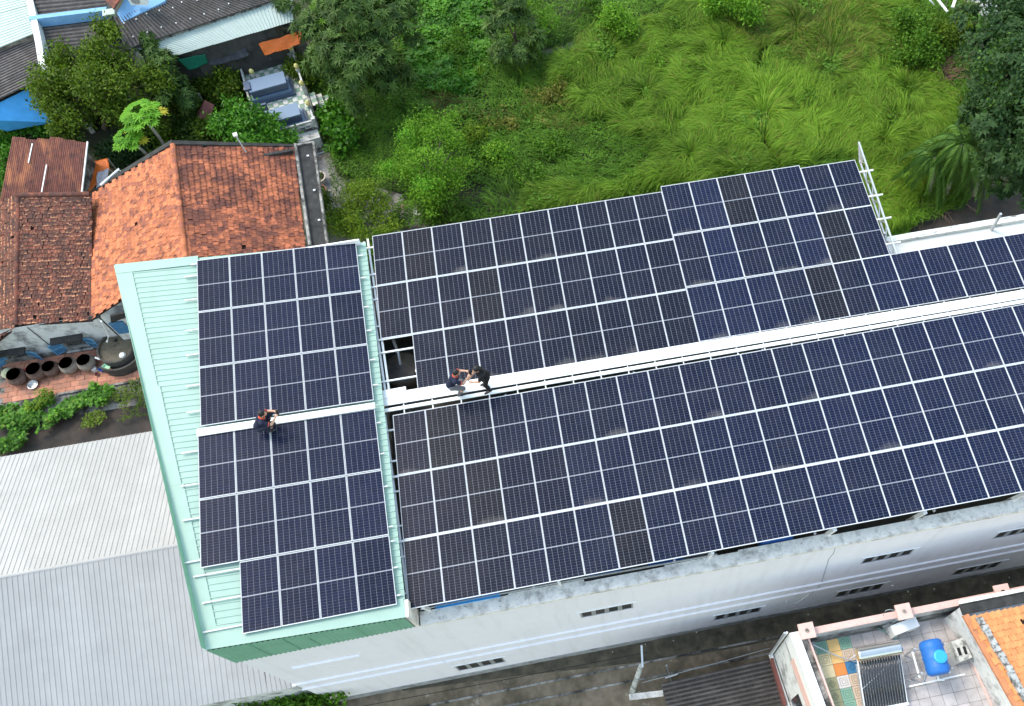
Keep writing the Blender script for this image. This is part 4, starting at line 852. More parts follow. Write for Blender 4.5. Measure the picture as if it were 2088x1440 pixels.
def tomb(u, v, lab):
    c = TP(u, v); t = empty('tomb', c, ang, lab, 'tomb')
    MB().box(-1.22, 1.12, -.62, .62, .006, .16).build('lower_step', M['tomb_dark'], t); MB().box(-1.1, 1.0, -.52, .52, .16, .32).build('upper_step', M['tomb'], t)
    MB().box(-.98, .88, -.4, .4, .32, .72).build('tomb_chest', M['tomb_dark'], t); MB().box(-1.02, .92, -.44, .44, .72, .8).build('tomb_lid', M['tomb'], t)
    MB().box(-1.2, -.9, -.3, .3, .8, .9).build('head_block', M['tomb_dark'], t)
tomb(TW * .42, 2.0, 'blue grey granite tomb nearer the orange tarpaulin on the chequered platform')
tomb(TW * .5, 4.45, 'blue grey granite tomb half hidden by the leafy round bush')
part(MB().obox(TP(.6, 3.2, .25), tx * .18, ty * .06, (0, 0, .3)), 'small_headstone', M['tomb_dark'], tb)
# ---------------------------------------------------------------- pots in the yard
def pot(px, py, r, h, m, label, plant=True):
    c = at(px, py, h); t = empty('plant_pot', (c[0], c[1], .0), 0, label, 'plant pot', 'pots beside the black gutter')
    MB().lathe([(r * .65, 0), (r * .95, h * .85), (r * 1.05, h * .9), (r * 1.05, h), (r * .86, h), (r * .84, h * .8), (0, h * .8)], n=20).build('pot', m, t, smooth=False)
    MB().lathe([(r * .84, h * .82), (0, h * .84)], n=14).build('soil', M['soil'], t)
    if plant:
        n = 60; C = np.zeros((n, 3)); C[:, 2] = h * .85; C += rng.normal(size=(n, 3)) * [r * .35, r * .35, .05]; D = nrm(rng.normal(size=(n, 3)) * [1, 1, .5] + [0, 0, .5])
        V, F_, tt = leaf_arrays(C, D, np.tile([0, 0, 1.], (n, 1)), rng.uniform(.08, .2, n), rng.uniform(.04, .07, n), rng.random(n)); npmesh('leaves', V, F_, LM['olive'], tt, t, kind='stuff')
# ---------------------------------------------------------------- house across the alley: terrace with coloured tiles
zt, zf = 7.0, 5.95
hs = empty('terrace_house', (16, -19, 0), 0, 'house across the alley with tiled roof terrace, pink pillar caps and orange roof', 'house')
yN = -15.9; H0 = at(1613, 1299, zt); H1 = at(1664, 1440, zt); dxl = (H1[0] - H0[0]) / (H1[1] - H0[1])
XL = lambda y: H0[0] + dxl * (y - H0[1])
part(MB().prism([(XL(yN), yN), (XL(-24), -24), (27, -24), (27, yN)], 0, zf - .02), 'wall', M['rendered_white'], hs, label='stained white house wall above the alley')
part(MB().prism([(XL(yN) - .0, yN + .003), (XL(-24), -24), (XL(-24) + .3, -24), (XL(yN) + .3, yN + .003)], zf - .02, zt), 'side_parapet', M['white_plastic'], hs, label='white painted side parapet')
part(MB().prism([(XL(yN) + .302, yN), (XL(-24) + .302, -24), (XL(-24) + .56, -24), (XL(yN) + .56, yN)], zf - .02, zt - .14), 'side_parapet_core', M['mouldy'], hs)
part(MB().bar((XL(yN) + .55, yN, zt - .08), (XL(-24) + .55, -24, zt - .08), .05, .1), 'rail', M['pink_cap'], hs)
part(MB().box(XL(yN) + .3, 27, yN - .16, yN, zf - .02, zt - .03), 'front_parapet', M['rendered_white'], hs, label='front parapet streaked with mould on the terrace side')
part(MB().box(XL(yN) + .3, 27, yN - .19, yN + .03, zt - .028, zt + .02), 'coping', M['pink_cap'], hs)
part(MB().box(XL(yN) + .6, 20.0, yN - .24, yN - .162, zf - .02, zf + .16), 'skirting', M['mouldy'], hs)
part(MB().prism([(XL(-16.6) - .012, -16.6), (XL(-24) - .012, -24), (XL(-24), -24), (XL(-16.6), -16.6)], 5.6, 6.3), 'pink_band', M['pink_cap'], hs)
part(MB().prism([(XL(-17.6) - .02, -17.6), (XL(-19) - .02, -19), (XL(-19) + .05, -19), (XL(-17.6) + .05, -17.6)], 3.4, 5.0), 'window', M['dark_pane'], hs)
for dx, m_ in ((.06, 'white_plastic'), (.14, 'galv')):
    part(MB().tube([(XL(yN) - dx, yN + .05, zt - .1), (XL(yN) - dx - .02, yN + .03, 3.2), (XL(-19) - dx - .02, -19, 3.0)], .04, 6), 'drain_pipe', M[m_], hs)
for px, py in ((1645.5, 1288), (1843.7, 1249.5), (2045.4, 1210.5)):
    c = at(px, py, zt + .32)
    po = part(MB().box(c[0] - .13, c[0] + .13, yN - .22, yN + .04, zf, zt + .28), 'pillar', M['rendered_white'], hs)
    cp_ = part(MB().obox((c[0], yN - .09, zt + .32), (.25, 0, 0), (0, .25, 0), (0, 0, .04)), 'pillar_cap', M['pink_cap'], po)
    part(MB().lathe([(.07, .36), (.055, .42), (.035, .42), (.03, .38), (0, .38)], (c[0], yN - .09, zt), 8), 'cap_stub', M['mouldy'], po)
# terrace floor: square tiles, the left columns in odd patterned colours
F0 = at(1663, 1298, zf); tl_ = .405
gx = XL(yN) + .62
grm = part(MB().box(gx - .3, 24, -23, yN - .17, zf - .02, zf + .004), 'terrace_floor', M['grout'], hs)
pal = {'g': (.2, .36, .26), 'y': (.72, .46, .17), 'c': (.62, .52, .3), 'b': (.55, .43, .32), 'o': (.62, .22, .05), 'u': (.04, .17, .33), 'l': (.32, .3, .16), 'w': (.6, .56, .52), 'e': (.45, .44, .3)}
PM = {k: mat('patterned_tile_' + n_, v, .55, .06, 8, stain=tuple(c * .55 for c in v), sscale=4, slo=.55, shi=.75, samt=.5) for (k, v), n_ in zip(pal.items(), ('green', 'amber', 'cream', 'beige', 'orange', 'blue', 'olive', 'white', 'grey_green'))}
LAY = ['egygwww', 'ccybwww', 'ccoubww', 'clwbbww', 'clgbbww', 'clgbbww', 'ccgblww', 'clgbbww']
base = MB().box(-tl_ * .485, tl_ * .485, -tl_ * .485, tl_ * .485, 0, .02)
def tile_mesh(m): o = MB().box(-tl_ * .485, tl_ * .485, -tl_ * .485, tl_ * .485, 0, .02).build('floor_tile', m); d = o.data; bpy.data.objects.remove(o); return d
grey_me = tile_mesh(M['floor_tile']); pme_ = {k: tile_mesh(v) for k, v in PM.items()}
darker = {k: mat('tile_relief_' + n_, tuple(c * .6 for c in pal[k]), .6, .05, 8) for k, n_ in (('g', 'green'), ('b', 'beige'), ('l', 'olive'), ('u', 'blue'), ('c', 'cream'), ('w', 'white'))}
rows_ = 18
for r in range(rows_):
    for c_ in range(24):
        x, y = gx + (c_ + .3) * tl_ + .02 * r * 0, yN - .3 - (r + .5) * tl_
        q = pj(np.array([x, y, zf]))
        if not (-30 < q[0] < 2130 and q[1] < 1475): continue
        k = LAY[r][c_] if r < len(LAY) and c_ < 5 else 'w'
        if c_ >= 5 or (k == 'w' and c_ > 2): me = grey_me; k = None
        else: me = pme_[k]
        o = bpy.data.objects.new('floor_tile', me); COL.objects.link(o); o.parent = grm; o.location = (x - 16, y + 19, zf + .004 + random.uniform(0, .004)); o.rotation_euler = (random.gauss(0, .004), random.gauss(0, .004), random.gauss(0, .006))
        if k in darker and not (k == 'c' and (r + c_) % 2):      # raised ornament on the patterned tiles
            b = MB(); h = tl_ * .3
            P4 = [(h, 0), (0, h), (-h, 0), (0, -h)] if k in 'lu' else [(h, h), (-h, h), (-h, -h), (h, -h)]
            for i in range(4):
                for s_ in (1., .5): b.bar((P4[i][0] * s_, P4[i][1] * s_, .022), (P4[(i + 1) % 4][0] * s_, P4[(i + 1) % 4][1] * s_, .022), .022, .006)
            me_ = b.build('relief', darker[k]); me2 = me_.data; bpy.data.objects.remove(me_)
            o.data = o.data.copy() if False else o.data
            rel = MB(); rel.v = [tuple(v.co) for v in me2.vertices]; rel.f = [tuple(p.vertices) for p in me2.polygons]; rel.m = [1] * len(rel.f); n0 = len(rel.v)
            rel.box(-tl_ * .485, tl_ * .485, -tl_ * .485, tl_ * .485, 0, .02); oo = rel.build('floor_tile', [PM[k], darker[k]]); o.data = oo.data; bpy.data.objects.remove(oo)
# orange roof at the right with rough verge
zo = 7.35
K0, K1 = at(1966, 1266, zo), at(2078, 1440, zo); dK = (K1 - K0) / np.linalg.norm(K1 - K0)
K1 = K0 + dK * 6
up_ = np.array([0, 0, 1.])
A_, B_ = K0 + up_ * .55, K0 + np.array([6.5, .0, .55]); Cc, Dd = K1 + np.array([6.5, 0, -.4]), K1 - up_ * .4
ro = part(plate(A_, B_, Cc, Dd), 'roof', dark_board, hs, label='bright orange tiled roof')
lay_tiles(hs, [(ro, M['new_tile'], tile_plane(A_, B_, Dd, Cc, .2, .2, .006))], .0, 300)
part(MB().bar(A_ + [-.12, .1, -.02], Dd + [-.12, 0, -.02], .2, .12), 'verge', mat('orange_verge', (.5, .2, .09), .85, .12, 5, stain=(.2, .1, .06), sscale=4, slo=.55, shi=.7), hs)
b = MB(); a0, a1 = A_ + [.24, -.1, .1], Dd + [.24, 0, .1]
for k in range(26): p, q_ = lerp(a0, a1, k / 26), lerp(a0, a1, (k + 1.06) / 26); b.obox((p + q_) / 2 + rng.normal(size=3) * .015, (q_ - p) / 2, (.085 + rng.random() * .03, 0, 0), (0, 0, .06 + rng.random() * .02))
part(b, 'verge_mortar', mat('mossy_mortar', (.42, .42, .4), .95, .2, 12, stain=(.06, .06, .05), sscale=6, slo=.48, shi=.6, samt=.9, bump=.5), hs, kind='stuff')
part(MB().bar(A_ + [-.2, .28, .0], B_ + [0, .28, .0], .34, .1), 'rear_gutter', M['black_mould'], hs); part(MB().bar(A_ + [-.2, .5, .06], B_ + [0, .5, .06], .12, .16), 'gutter_rim', M['parapet'], hs)
part(MB().prism([tuple(p[:2]) for p in (A_ + [-.1, .4, 0], B_ + [0, .4, 0], Cc, Dd + [-.1, 0, 0])], zf, [A_[2] - .1, A_[2] - .1, Dd[2] - .1, Dd[2] - .1]), 'gable_wall', M['rendered_white'], hs)
part(MB().bar(at(1972, 1330, zf + .04), at(2022, 1440, zf + .04), .06, .08), 'rail', M['pink_cap'], hs)
c = at(1955, 1328, zf + .3); part(MB().obox(c, (.22, .03, 0), (-.03, .34, 0), (0, 0, .3)), 'ventilation_block', M['tomb_stone'], hs)
for dx in (-.1, .1): part(MB().obox(c + [dx, -.05, .302], (.05, 0, 0), (0, .13, 0), (0, 0, .004)), 'block_hole', M['black'], hs)
# solar water heater
h0, h1 = at(1748, 1336, 7.15), at(1836, 1320, 7.15); hx = unit(h1 - h0); hy = np.array([hx[1], -hx[0], 0]); hc = (h0 + h1) / 2
wh = empty('solar_water_heater', (hc[0], hc[1], zf + .024), math.atan2(hx[1], hx[0]), 'solar water heater with steel drum and dark glass tubes on the tiled terrace', 'water heater')
hl = np.linalg.norm(h1 - h0) / 2; dz = 7.15 - zf - .024; R_ = .23
MB().lathe([(0, -hl), (R_ * .9, -hl), (R_, -hl + .04), (R_, hl - .04), (R_ * .9, hl), (0, hl)], (0, 0, dz), 24, 0, (0, 1, 0), (0, 0, 1), (1, 0, 0)).build('drum', M['steel'], wh, smooth=False)
nt = 16; b = MB()
for k in range(nt):
    x = -hl * .92 + 2 * hl * .92 * k / (nt - 1); MB().tube([(x, -.14, dz - .15), (x, -1.6, .28)], .029, 8).build('glass_tube', M['dark_tube'], wh, smooth=True)
for x in (-hl * .97, hl * .97): MB().bar((x, -.1, dz - .2), (x, -1.68, .22), .05, .04).bar((x, -1.66, 0), (x, -1.66, .25), .04, .04, up=(0, 1, 0)).bar((x, .05, 0), (x, .05, dz - .15), .04, .04, up=(0, 1, 0)).build('frame', M['white_metal'], wh)
MB().bar((-hl - .02, -1.66, .25), (hl + .02, -1.66, .25), .09, .07).build('foot_rail', M['white_metal'], wh)
MB().bar((-hl, -1.0, .62), (hl, -.2, .9), .012, .012).build('brace', M['galv'], wh); MB().slab([(-hl, -.2, .66), (hl, -.2, .66), (hl, -1.6, .12), (-hl, -1.6, .12)], .01).build('reflector', M['galv'], wh)
# blue tank on a steel stand
t0, t1 = at(1899, 1303, 7.5), at(1920, 1374, 7.5); tv_ = unit(t1 - t0); tc_ = (t0 + t1) / 2; tl3 = np.linalg.norm(t1 - t0) / 2; tr_ = .37
wt = empty('water_tank', (tc_[0], tc_[1], zf + .024), math.atan2(tv_[1], tv_[0]), 'blue plastic water tank with light blue lid on a steel stand on the tiled terrace', 'water tank')
dz = 7.5 - zf - .024 - .22
prof = [(0, -tl3), (tr_ * .8, -tl3 + .01), (tr_ * .95, -tl3 + .06), (tr_, -tl3 + .14)]
for z in (-.32, 0., .32): prof += [(tr_, z - .06), (tr_ * 1.03, z - .03), (tr_ * 1.03, z + .03), (tr_, z + .06)]
prof += [(tr_, tl3 - .14), (tr_ * .95, tl3 - .06), (tr_ * .8, tl3 - .01), (0, tl3)]
MB().lathe(prof, (0, 0, dz), 26, 0, (0, 1, 0), (0, 0, 1), (1, 0, 0)).build('tank_body', M['blue_plastic'], wt, smooth=True)
MB().lathe([(0, tr_ + .07), (.16, tr_ + .07), (.215, tr_ + .05), (.225, tr_ - .02), (.2, tr_ - .06)], (.05, .06, dz), 14).build('lid', M['cyan_plastic'], wt)
for x in (-tl3 * .7, tl3 * .7):
    MB().bar((x, -.5, dz - .42), (x, .5, dz - .42), .05, .05).bar((x, -.5, 0), (x, -.5, dz - .1), .05, .05, up=(1, 0, 0)).bar((x, .5, 0), (x, .5, dz - .1), .05, .05, up=(1, 0, 0)).build('stand', M['galv'], wt)
MB().bar((-tl3 * .7, -.5, dz - .45), (tl3 * .9, -.5, dz - .45), .05, .05).bar((-tl3 * .7, .5, dz - .45), (tl3 * .9, .5, dz - .45), .05, .05).bar((tl3 + .1, -.75, .35), (tl3 + .02, 1.1, .5), .04, .04).build('brace', M['white_metal'], wt)
MB().tube([(tl3, 0, dz - .2), (tl3 + .12, 0, dz - .2), (tl3 + .14, .2, dz - .3)], .035, 6).build('outlet', M['white_plastic'], wt)
# air conditioners, pipes, rubble on the terrace
c = at(1845, 1277, zf + .62); t = empty('ac_unit', (c[0], c[1], zf + .024), .16, 'white air conditioner box behind the middle pink pillar cap on the terrace', 'air conditioner')
MB().box(-.46, .46, -.17, .17, .06, .64).build('case', M['white_plastic'], t); MB().box(-.4, -.3, -.15, .15, 0, .06).box(.3, .4, -.15, .15, 0, .06).build('feet', M['black'], t)
MB().lathe([(.2, .172), (.2, .18), (.15, .182), (0, .182)], (-.1, 0, .35), 18, 0, (1, 0, 0), (0, 0, 1), (0, -1, 0)).build('fan_grille', M['tv'], t)
c = at(1673, 1383, 6.5); t = empty('ac_unit', (c[0], c[1], 6.05), .05, 'narrow white air conditioner box hung inside the left parapet of the terrace', 'air conditioner')
MB().box(-.12, .12, -.38, .38, 0, .5).build('case', M['white_plastic'], t); MB().box(-.16, -.12, -.3, .3, .1, .16).build('bracket', M['galv'], t)
MB().tube([at(1658, 1315, 6.4), at(1700, 1335, 6.2), at(1745, 1350, 6.1)], .022, 6).build('pipe', M['galv'], None, 'grey pipe running from the terrace corner to the water heater', 'pipe')
MB().tube([at(1740, 1282, 6.0), at(1782, 1277, 6.05), at(1800, 1286, 6.03), at(1828, 1303, 6.0)], .018, 6).build('hose', mat('green_hose', (.2, .42, .36), .6), None, 'pale green hose lying across the terrace tiles', 'hose')
MB().tube([at(1801, 1256, 7.1), at(1806, 1245, 7.4), at(1815, 1243, 7.4), at(1830, 1246, 7.2)], .014, 6).build('cable', M['rope'], None, 'grey cable loop beside the middle pink pillar cap', 'cable')
MB().tube([at(1846, 1385, 6.0), at(1881, 1397, 6.0)], .022, 6).tube([at(1881, 1397, 6.0), at(1896, 1340, 6.2)], .022, 6).tube([at(1860, 1328, 6.3), at(1885, 1322, 6.3)], .03, 6).build('pipe_run', M['galv'], None, 'grey pipes on the tiles below the blue tank', 'pipes')
c = at(1655, 1318, zf + .2); MB().obox((0, 0, .12), (.12, 0, 0), (0, .12, 0), (0, 0, .12)).build('bucket', M['tv'], None, 'grey box in the terrace corner below the first pink pillar', 'box').location = (c[0], c[1], zf + .03)
b = MB()
for k in range(7): b.obox(rng.normal(size=3) * [.2, .08, .02] + [0, 0, .12], (.12, .03, 0), (-.03, .09, 0), (0, 0, .05 + .05 * random.random()))
c = at(1812, 1282, zf); b.build('rubble', M['tomb_stone'], None, 'broken concrete pieces by the parapet beside the air conditioner', 'rubble', kind='stuff').location = (c[0], c[1], zf + .03)
MB().lathe([(0, 0), (.22, .05), (.2, .25), (.1, .4), (0, .42)], n=11).build('plastic_bag', M['grey_cloth'], None, 'crumpled grey bag beside the middle pink pillar', 'bag').location = tuple(at(1826, 1262, zf + .1))
# ---------------------------------------------------------------- alley: fibre cement roof, leaning post, wires
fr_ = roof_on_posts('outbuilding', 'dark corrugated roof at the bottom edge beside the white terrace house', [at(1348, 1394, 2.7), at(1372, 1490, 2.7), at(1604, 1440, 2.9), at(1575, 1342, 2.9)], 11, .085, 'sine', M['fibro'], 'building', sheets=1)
part(MB().bar(at(1572, 1345, 3.0), at(1600, 1440, 3.0), .12, .5), 'end_board', M['red_brown'], fr_)
p0, p1, p2 = at(1289, 1411, .0), at(1307, 1358, 2.9), at(1308, 1316, 3.4)
t = empty('concrete_post', p0, 0, 'leaning concrete post with a white arm in the mossy alley', 'post')
MB().tube([np.zeros(3), p1 - p0], [.12, .09], 10).build('post', M['tomb_stone'], t); MB().bar(p1 - p0 + [.05, -.05, .05], p2 - p0, .07, .06).build('arm', M['galv'], t)
p0, p1 = at(1368, 1388, 0), at(1359, 1357, 1.6)
t = empty('thin_post', p0, 0, 'thin grey post with a cross piece beside the dark corrugated roof', 'post')
MB().bar(np.zeros(3), p1 - p0, .05, .05, up=(0, 1, 0)).bar((-.25, 0, .9), (.25, .05, .95), .04, .04).build('post', M['galv'], t)
b = MB()
a0, a1 = at(1283, 1422, 1.6), at(1352, 1414, 1.6)
b.bar(a0, a1, .22, .1).build('perforated_plank', M['parapet'], None, 'pale perforated plank at the bottom edge by the corrugated roof', 'plank', org=a0)
for k in range(14):
    pass
for (q0, q1, lab) in (((1310, 1392), (1570, 1322), 'upper dark wire stretched along the alley above the corrugated roof'), ((740, 1440), (1320, 1330), 'dark wire stretched along the mossy alley beside the white wall')):
    MB().tube([at(*q0, 2.6), lerp(at(*q0, 2.6), at(*q1, 2.6), .5) - [0, 0, .12], at(*q1, 2.6)], .012, 5).build('wire', M['rope'] if q0[0] == 1310 else M['black'], None, lab, 'wire')
b = MB()
for k in range(14):
    q = (random.uniform(1240, 2060), 0); yy = 1320 - (q[0] - 1240) * .185 + random.uniform(-2, 12); p = at(q[0], yy, .02); r = random.uniform(.015, .04)
    b.lathe([(r * .6, 0), (r, r * .4), (r * .5, r * .8), (0, r * .9)], p, 6)
b.build('litter', M['tomb_stone'], None, None, None, kind='stuff')
# ---------------------------------------------------------------- fence panel and rubble at the top right, dead branches
t = empty('wire_fence', at(1900, 30, 0), 0, 'white metal fence panel with slats at the top edge by the road', 'fence')
part(MB().bar(at(1897, -20, 1.8), at(1932, 24, 1.8), .09, .09), 'top_rail', M['white_metal'], t); part(MB().bar(at(1942, 16, 1.9), at(1952, -14, 2.3), .16, .16), 'post', M['white_metal'], t)
for k in range(6): a = lerp(at(1893, -10, 1.6), at(1905, 10, 1.6), k / 5) ; part(MB().bar(a, a + [-.35, .05, .3], .04, .03), 'slat', M['white_metal'], t)
for x0, y0 in ((1910, 30), (1922, 33)): part(MB().bar(at(x0, y0, .1), at(x0 + 12, y0 - 40, 1.6), .04, .04), 'stay', M['galv'], t)
b = MB()
for k in range(420):
    c = at(random.gauss(1932, 24), random.gauss(136, 17), random.uniform(.05, .55)); a = random.uniform(-.5, .9) + (PI if random.random() < .5 else 0); L_ = random.uniform(.4, 1.5)
    d = np.array([math.cos(a), math.sin(a), random.uniform(-.25, .3)]) * L_; m_ = c + d * .5 + rng.normal(size=3) * .1
    b.tube([c, m_, c + d], [.018, .013, .006], 3, cap=False)
b.build('branch_pile', mat('dead_twigs', (.2, .105, .075), .95, .35, 9), None, 'heap of reddish brown dead branches beside the dark tree', 'branch pile', kind=None, org=at(1932, 136, 0))
b = MB()
for k in range(240):
    c = at(random.gauss(1860, 50), random.gauss(408, 14), random.uniform(.03, .15)); a = random.uniform(0, 2 * PI); L_ = random.uniform(.3, 1.2); d = np.array([math.cos(a), math.sin(a), random.uniform(-.05, .1)]) * L_
    b.tube([c, c + d * .5 + rng.normal(size=3) * .05, c + d], [.016, .012, .006], 3, cap=False)
b.build('fallen_twigs', mat('fallen_twigs', (.2, .14, .1), .95, .35, 9), None, kind='stuff')
b = MB()
for k in range(24):
    c = at(random.gauss(1862, 12), random.gauss(440, 5), .03); r = random.uniform(.03, .08); b.lathe([(r, 0), (r * .8, r * .5), (0, r * .6)], c, 5)
for k in range(14):
    c = at(random.gauss(2022, 14), random.gauss(55, 12), .05); r = random.uniform(.08, .25); b.lathe([(r, 0), (r * .8, r * .4), (0, r * .5)], c, 6)
b.build('rubble', M['tomb_stone'], None, None, None, kind='stuff')
# hose in the yard
hz = .04
MB().tube([at(x, y, hz) for x, y in ((735, 392), (751, 394.6), (772.6, 397.5), (780, 406), (786, 416.7), (798, 423), (812.9, 425.3), (826, 414.7), (830, 399.4), (837.8, 384), (847, 375.5))], .028, 5).tube([at(x, y, hz + .03) for x, y in ((800, 442), (813, 432), (824, 420.5), (830, 406), (828, 393), (825, 380))], .028, 5).build('garden_hose', M['hose'], None, 'tan garden hose looped on the concrete yard by the bright bush', 'hose')
c = at(853, 434, .4); b = MB().box(-.25, .25, -.2, .2, 0, .4).box(-.25, -.15, .2, .45, 0, .3); b.build('concrete_block', M['tomb_stone'], None, 'small white concrete block under the bright green bush', 'block').location = (c[0], c[1], 0)
MB().tube([at(632, 320, .05), at(660, 310, .05), at(690, 299, .05)], .03, 5).build('pipe', M['galv'], None, 'thin grey pipe lying across the yard near the tomb', 'pipe')
b = MB()
for px, py in ((628, 318), (641, 388), (651, 449)):
    c = at(px, py, 3.3); b = MB().obox(c, (.05, .01, 0), (-.01, .035, 0), (0, 0, .03)); b.build('gutter_clip', M['white_plastic'], oh, org=tuple(oh.location))
# ---------------------------------------------------------------- ground
gm, n, l, p = _nodes('ground')
c1 = mixc(n, l, ramp(n, l, noise(n, l, .5, 6), .35, .65), (.028, .04, .012), (.055, .045, .025)); c1 = mixc(n, l, ramp(n, l, noise(n, l, 6, 5), .4, .7, 0, .7), c1, (.02, .028, .01))
l.new(c1, p.inputs['Base Color']); p.inputs['Roughness'].default_value = .95
MB().add([(-400, -400, -.03), (400, -400, -.03), (400, 400, -.03), (-400, 400, -.03)], [(0, 1, 2, 3)]).build('ground', gm, None, kind='structure')
alley = mat('mossy_alley', (.21, .16, .11), .92, .25, 3, stain=(.075, .06, .035), sscale=.8, slo=.42, shi=.64, samt=.85, stain2=(.42, .36, .29), s2scale=1.3, s2lo=.6, s2hi=.68, s2amt=.7, bump=.4)
MB().box(-5.0, 27, -24, YS - .002, -.04, -.005).build('alley', alley, None, kind='structure')
wet = mat('wet_drain', (.06, .05, .032), .85, .4, 2, stain=(.15, .12, .08), sscale=1.6, slo=.45, shi=.7)
MB().prism([(-2.6, -14.0), (1.5, -14.25), (5, -14.55), (9, -14.85), (27, -14.95), (27, -13.94), (-2.6, -13.94)], -.02, -.001).build('drain_strip', wet, None, kind='structure')
for k, y in enumerate((-14.75, -15.35)):
    MB().box(-2.8, 27, y - .04, y + .04, -.02, .03).build('drain_kerb', M['mouldy'], None, kind='structure')
yard = mat('yard_concrete', (.3, .275, .25), .9, .2, 3, stain=(.07, .06, .05), sscale=1.1, slo=.45, shi=.62, samt=.85, stain2=(.16, .08, .055), s2scale=3, s2lo=.6, s2hi=.7, s2amt=.5)
MB().slab([at(x, y, 0) for x, y in ((622, 285), (665, 290), (690, 360), (760, 380), (850, 405), (900, 470), (760, 520), (640, 520))], .03).build('yard', yard, None, kind='structure')
dark_soil = mat('dark_soil', (.035, .03, .027), .95, .3, 2, stain=(.075, .05, .035), sscale=.9, slo=.45, shi=.7, samt=.7, stain2=(.12, .1, .09), s2scale=16, s2lo=.64, s2hi=.72, s2amt=.5, bump=.5)
MB().slab([at(x, y, .0) for x, y in ((1780, 505), (1840, 440), (1900, 395), (2120, 370), (2160, 470), (1850, 520))], .03).build('soil_path', dark_soil, None, kind='structure')
MB().slab([at(x, y, .0) for x, y in ((-60, 830), (120, 803), (290, 775), (380, 900), (330, 960), (-60, 1000))], .02).build('garden_soil', dark_soil, None, kind='structure')
road = mat('pale_road', (.3, .29, .28), .9, .1, 2, stain=(.2, .19, .18), sscale=1)
MB().slab([at(x, y, .02) for x, y in ((1955, -30), (2120, -40), (2090, 60), (2010, 62), (1982, 28))], .04).build('road', road, None, kind='structure')
MB().slab([at(x, y, .005) for x, y in ((1935, -30), (1958, -28), (1984, 30), (2012, 64), (2000, 72), (1968, 30))], .03).build('road_verge', mat('brown_verge', (.16, .105, .075), .95, .25, 3), None, kind='structure')
MB().slab([at(x, y, .0) for x, y in ((1100, 105), (1150, 92), (1215, 68), (1225, 82), (1170, 100), (1110, 118))], .02).build('bare_soil', mat('grey_soil', (.14, .12, .1), .95, .25, 3), None, kind='structure')
# ---------------------------------------------------------------- foliage
LM = {
 'olive': leafmat('olive_leaves', (.022, .048, .004), (.115, .18, .014), (.18, .18, .01)),
 'mango': leafmat('mango_leaves', (.012, .034, .007), (.085, .15, .032), (.13, .17, .05)),
 'bright': leafmat('bright_leaves', (.045, .13, .008), (.17, .33, .025), (.33, .44, .04)),
 'papaya': leafmat('papaya_leaves', (.06, .19, .012), (.17, .38, .03), (.3, .4, .03)),
 'glossy': leafmat('glossy_leaves', (.022, .085, .007), (.09, .24, .018), (.16, .32, .04), rough=.4),
 'dark': leafmat('dark_leaves', (.013, .036, .011), (.05, .1, .034), (.07, .14, .03)),
 'palm': leafmat('palm_leaflets', (.025, .07, .01), (.1, .2, .04), (.17, .22, .06)),
 'shrub': leafmat('shrub_leaves', (.045, .095, .006), (.19, .28, .022), (.3, .36, .03)),
 'weed': leafmat('weed_leaves', (.026, .072, .006), (.105, .22, .018), (.17, .27, .03)),
 'lawn': leafmat('lawn_leaves', (.024, .06, .006), (.075, .15, .014), (.11, .1, .03)),
 'dry': leafmat('dry_weeds', (.06, .06, .012), (.19, .2, .035), (.24, .18, .06)),
 'grass': leafmat('grass_blades', (.036, .085, .005), (.165, .29, .024), (.3, .36, .05), trans=.3),
 'garden': leafmat('vegetable_leaves', (.022, .07, .01), (.1, .24, .03), (.3, .36, .05)),
 'yellow': leafmat('yellow_leaves', (.3, .28, .02), (.5, .42, .05)),
}
def atv(q, z=0.):
    d = np.stack([(q[:, 0] - PPX) / F_PX, -(q[:, 1] - PPY) / F_PX, -np.ones(len(q))], 1) @ ROT.T
    return CAMP + d * ((z - CAMP[2]) / d[:, 2])[:, None]
_lat = rng.random((97, 97))
def vn(x, y, s):
    x, y = np.asarray(x) / s + 1000, np.asarray(y) / s + 1000; i, j = np.floor(x).astype(int), np.floor(y).astype(int); u, v = x - i, y - j
    u = u * u * (3 - 2 * u); v = v * v * (3 - 2 * v); g = lambda a, b: _lat[a % 97, b % 97]
    return (g(i, j) * (1 - u) + g(i + 1, j) * u) * (1 - v) + (g(i, j + 1) * (1 - u) + g(i + 1, j + 1) * u) * v
def shell(blobs, n, lo=.55, hi=1.05, upbias=.35, lump=.22):
    """points through the outer shell of a union of ellipsoids; returns positions, outward directions"""
    wts = np.array([b[1][0] * b[1][1] + b[1][0] * b[1][2] for b in blobs]); wts = wts / wts.sum()
    k = rng.choice(len(blobs), n, p=wts); d = rng.normal(size=(n, 3)); d[:, 2] += upbias; d = nrm(d)
    C = np.array([b[0] for b in blobs])[k]; R_ = np.array([b[1] for b in blobs])[k]
    ph = k * 1.7
    r = rng.uniform(lo, hi, n) * (1 + lump * np.sin(5 * d[:, 0] + ph) * np.sin(4 * d[:, 1] + 2 * ph) + lump * .6 * np.sin(9 * d[:, 1] + 7 * d[:, 2]))
    return C + d * R_ * r[:, None], d
def ragged(blobs, k=6, rr=(.3, .52), reach=.85):
    """break every ellipsoid up into smaller tufts, so that the outline is uneven and gaps show between them"""
    out = []
    for c, r in blobs:
        for i in range(k):
            d = nrm(rng.normal(size=3) + [0, 0, .35]); out.append((v3(c) + d * r * reach * rng.uniform(.6, 1.15), r * rng.uniform(*rr)))
    return out
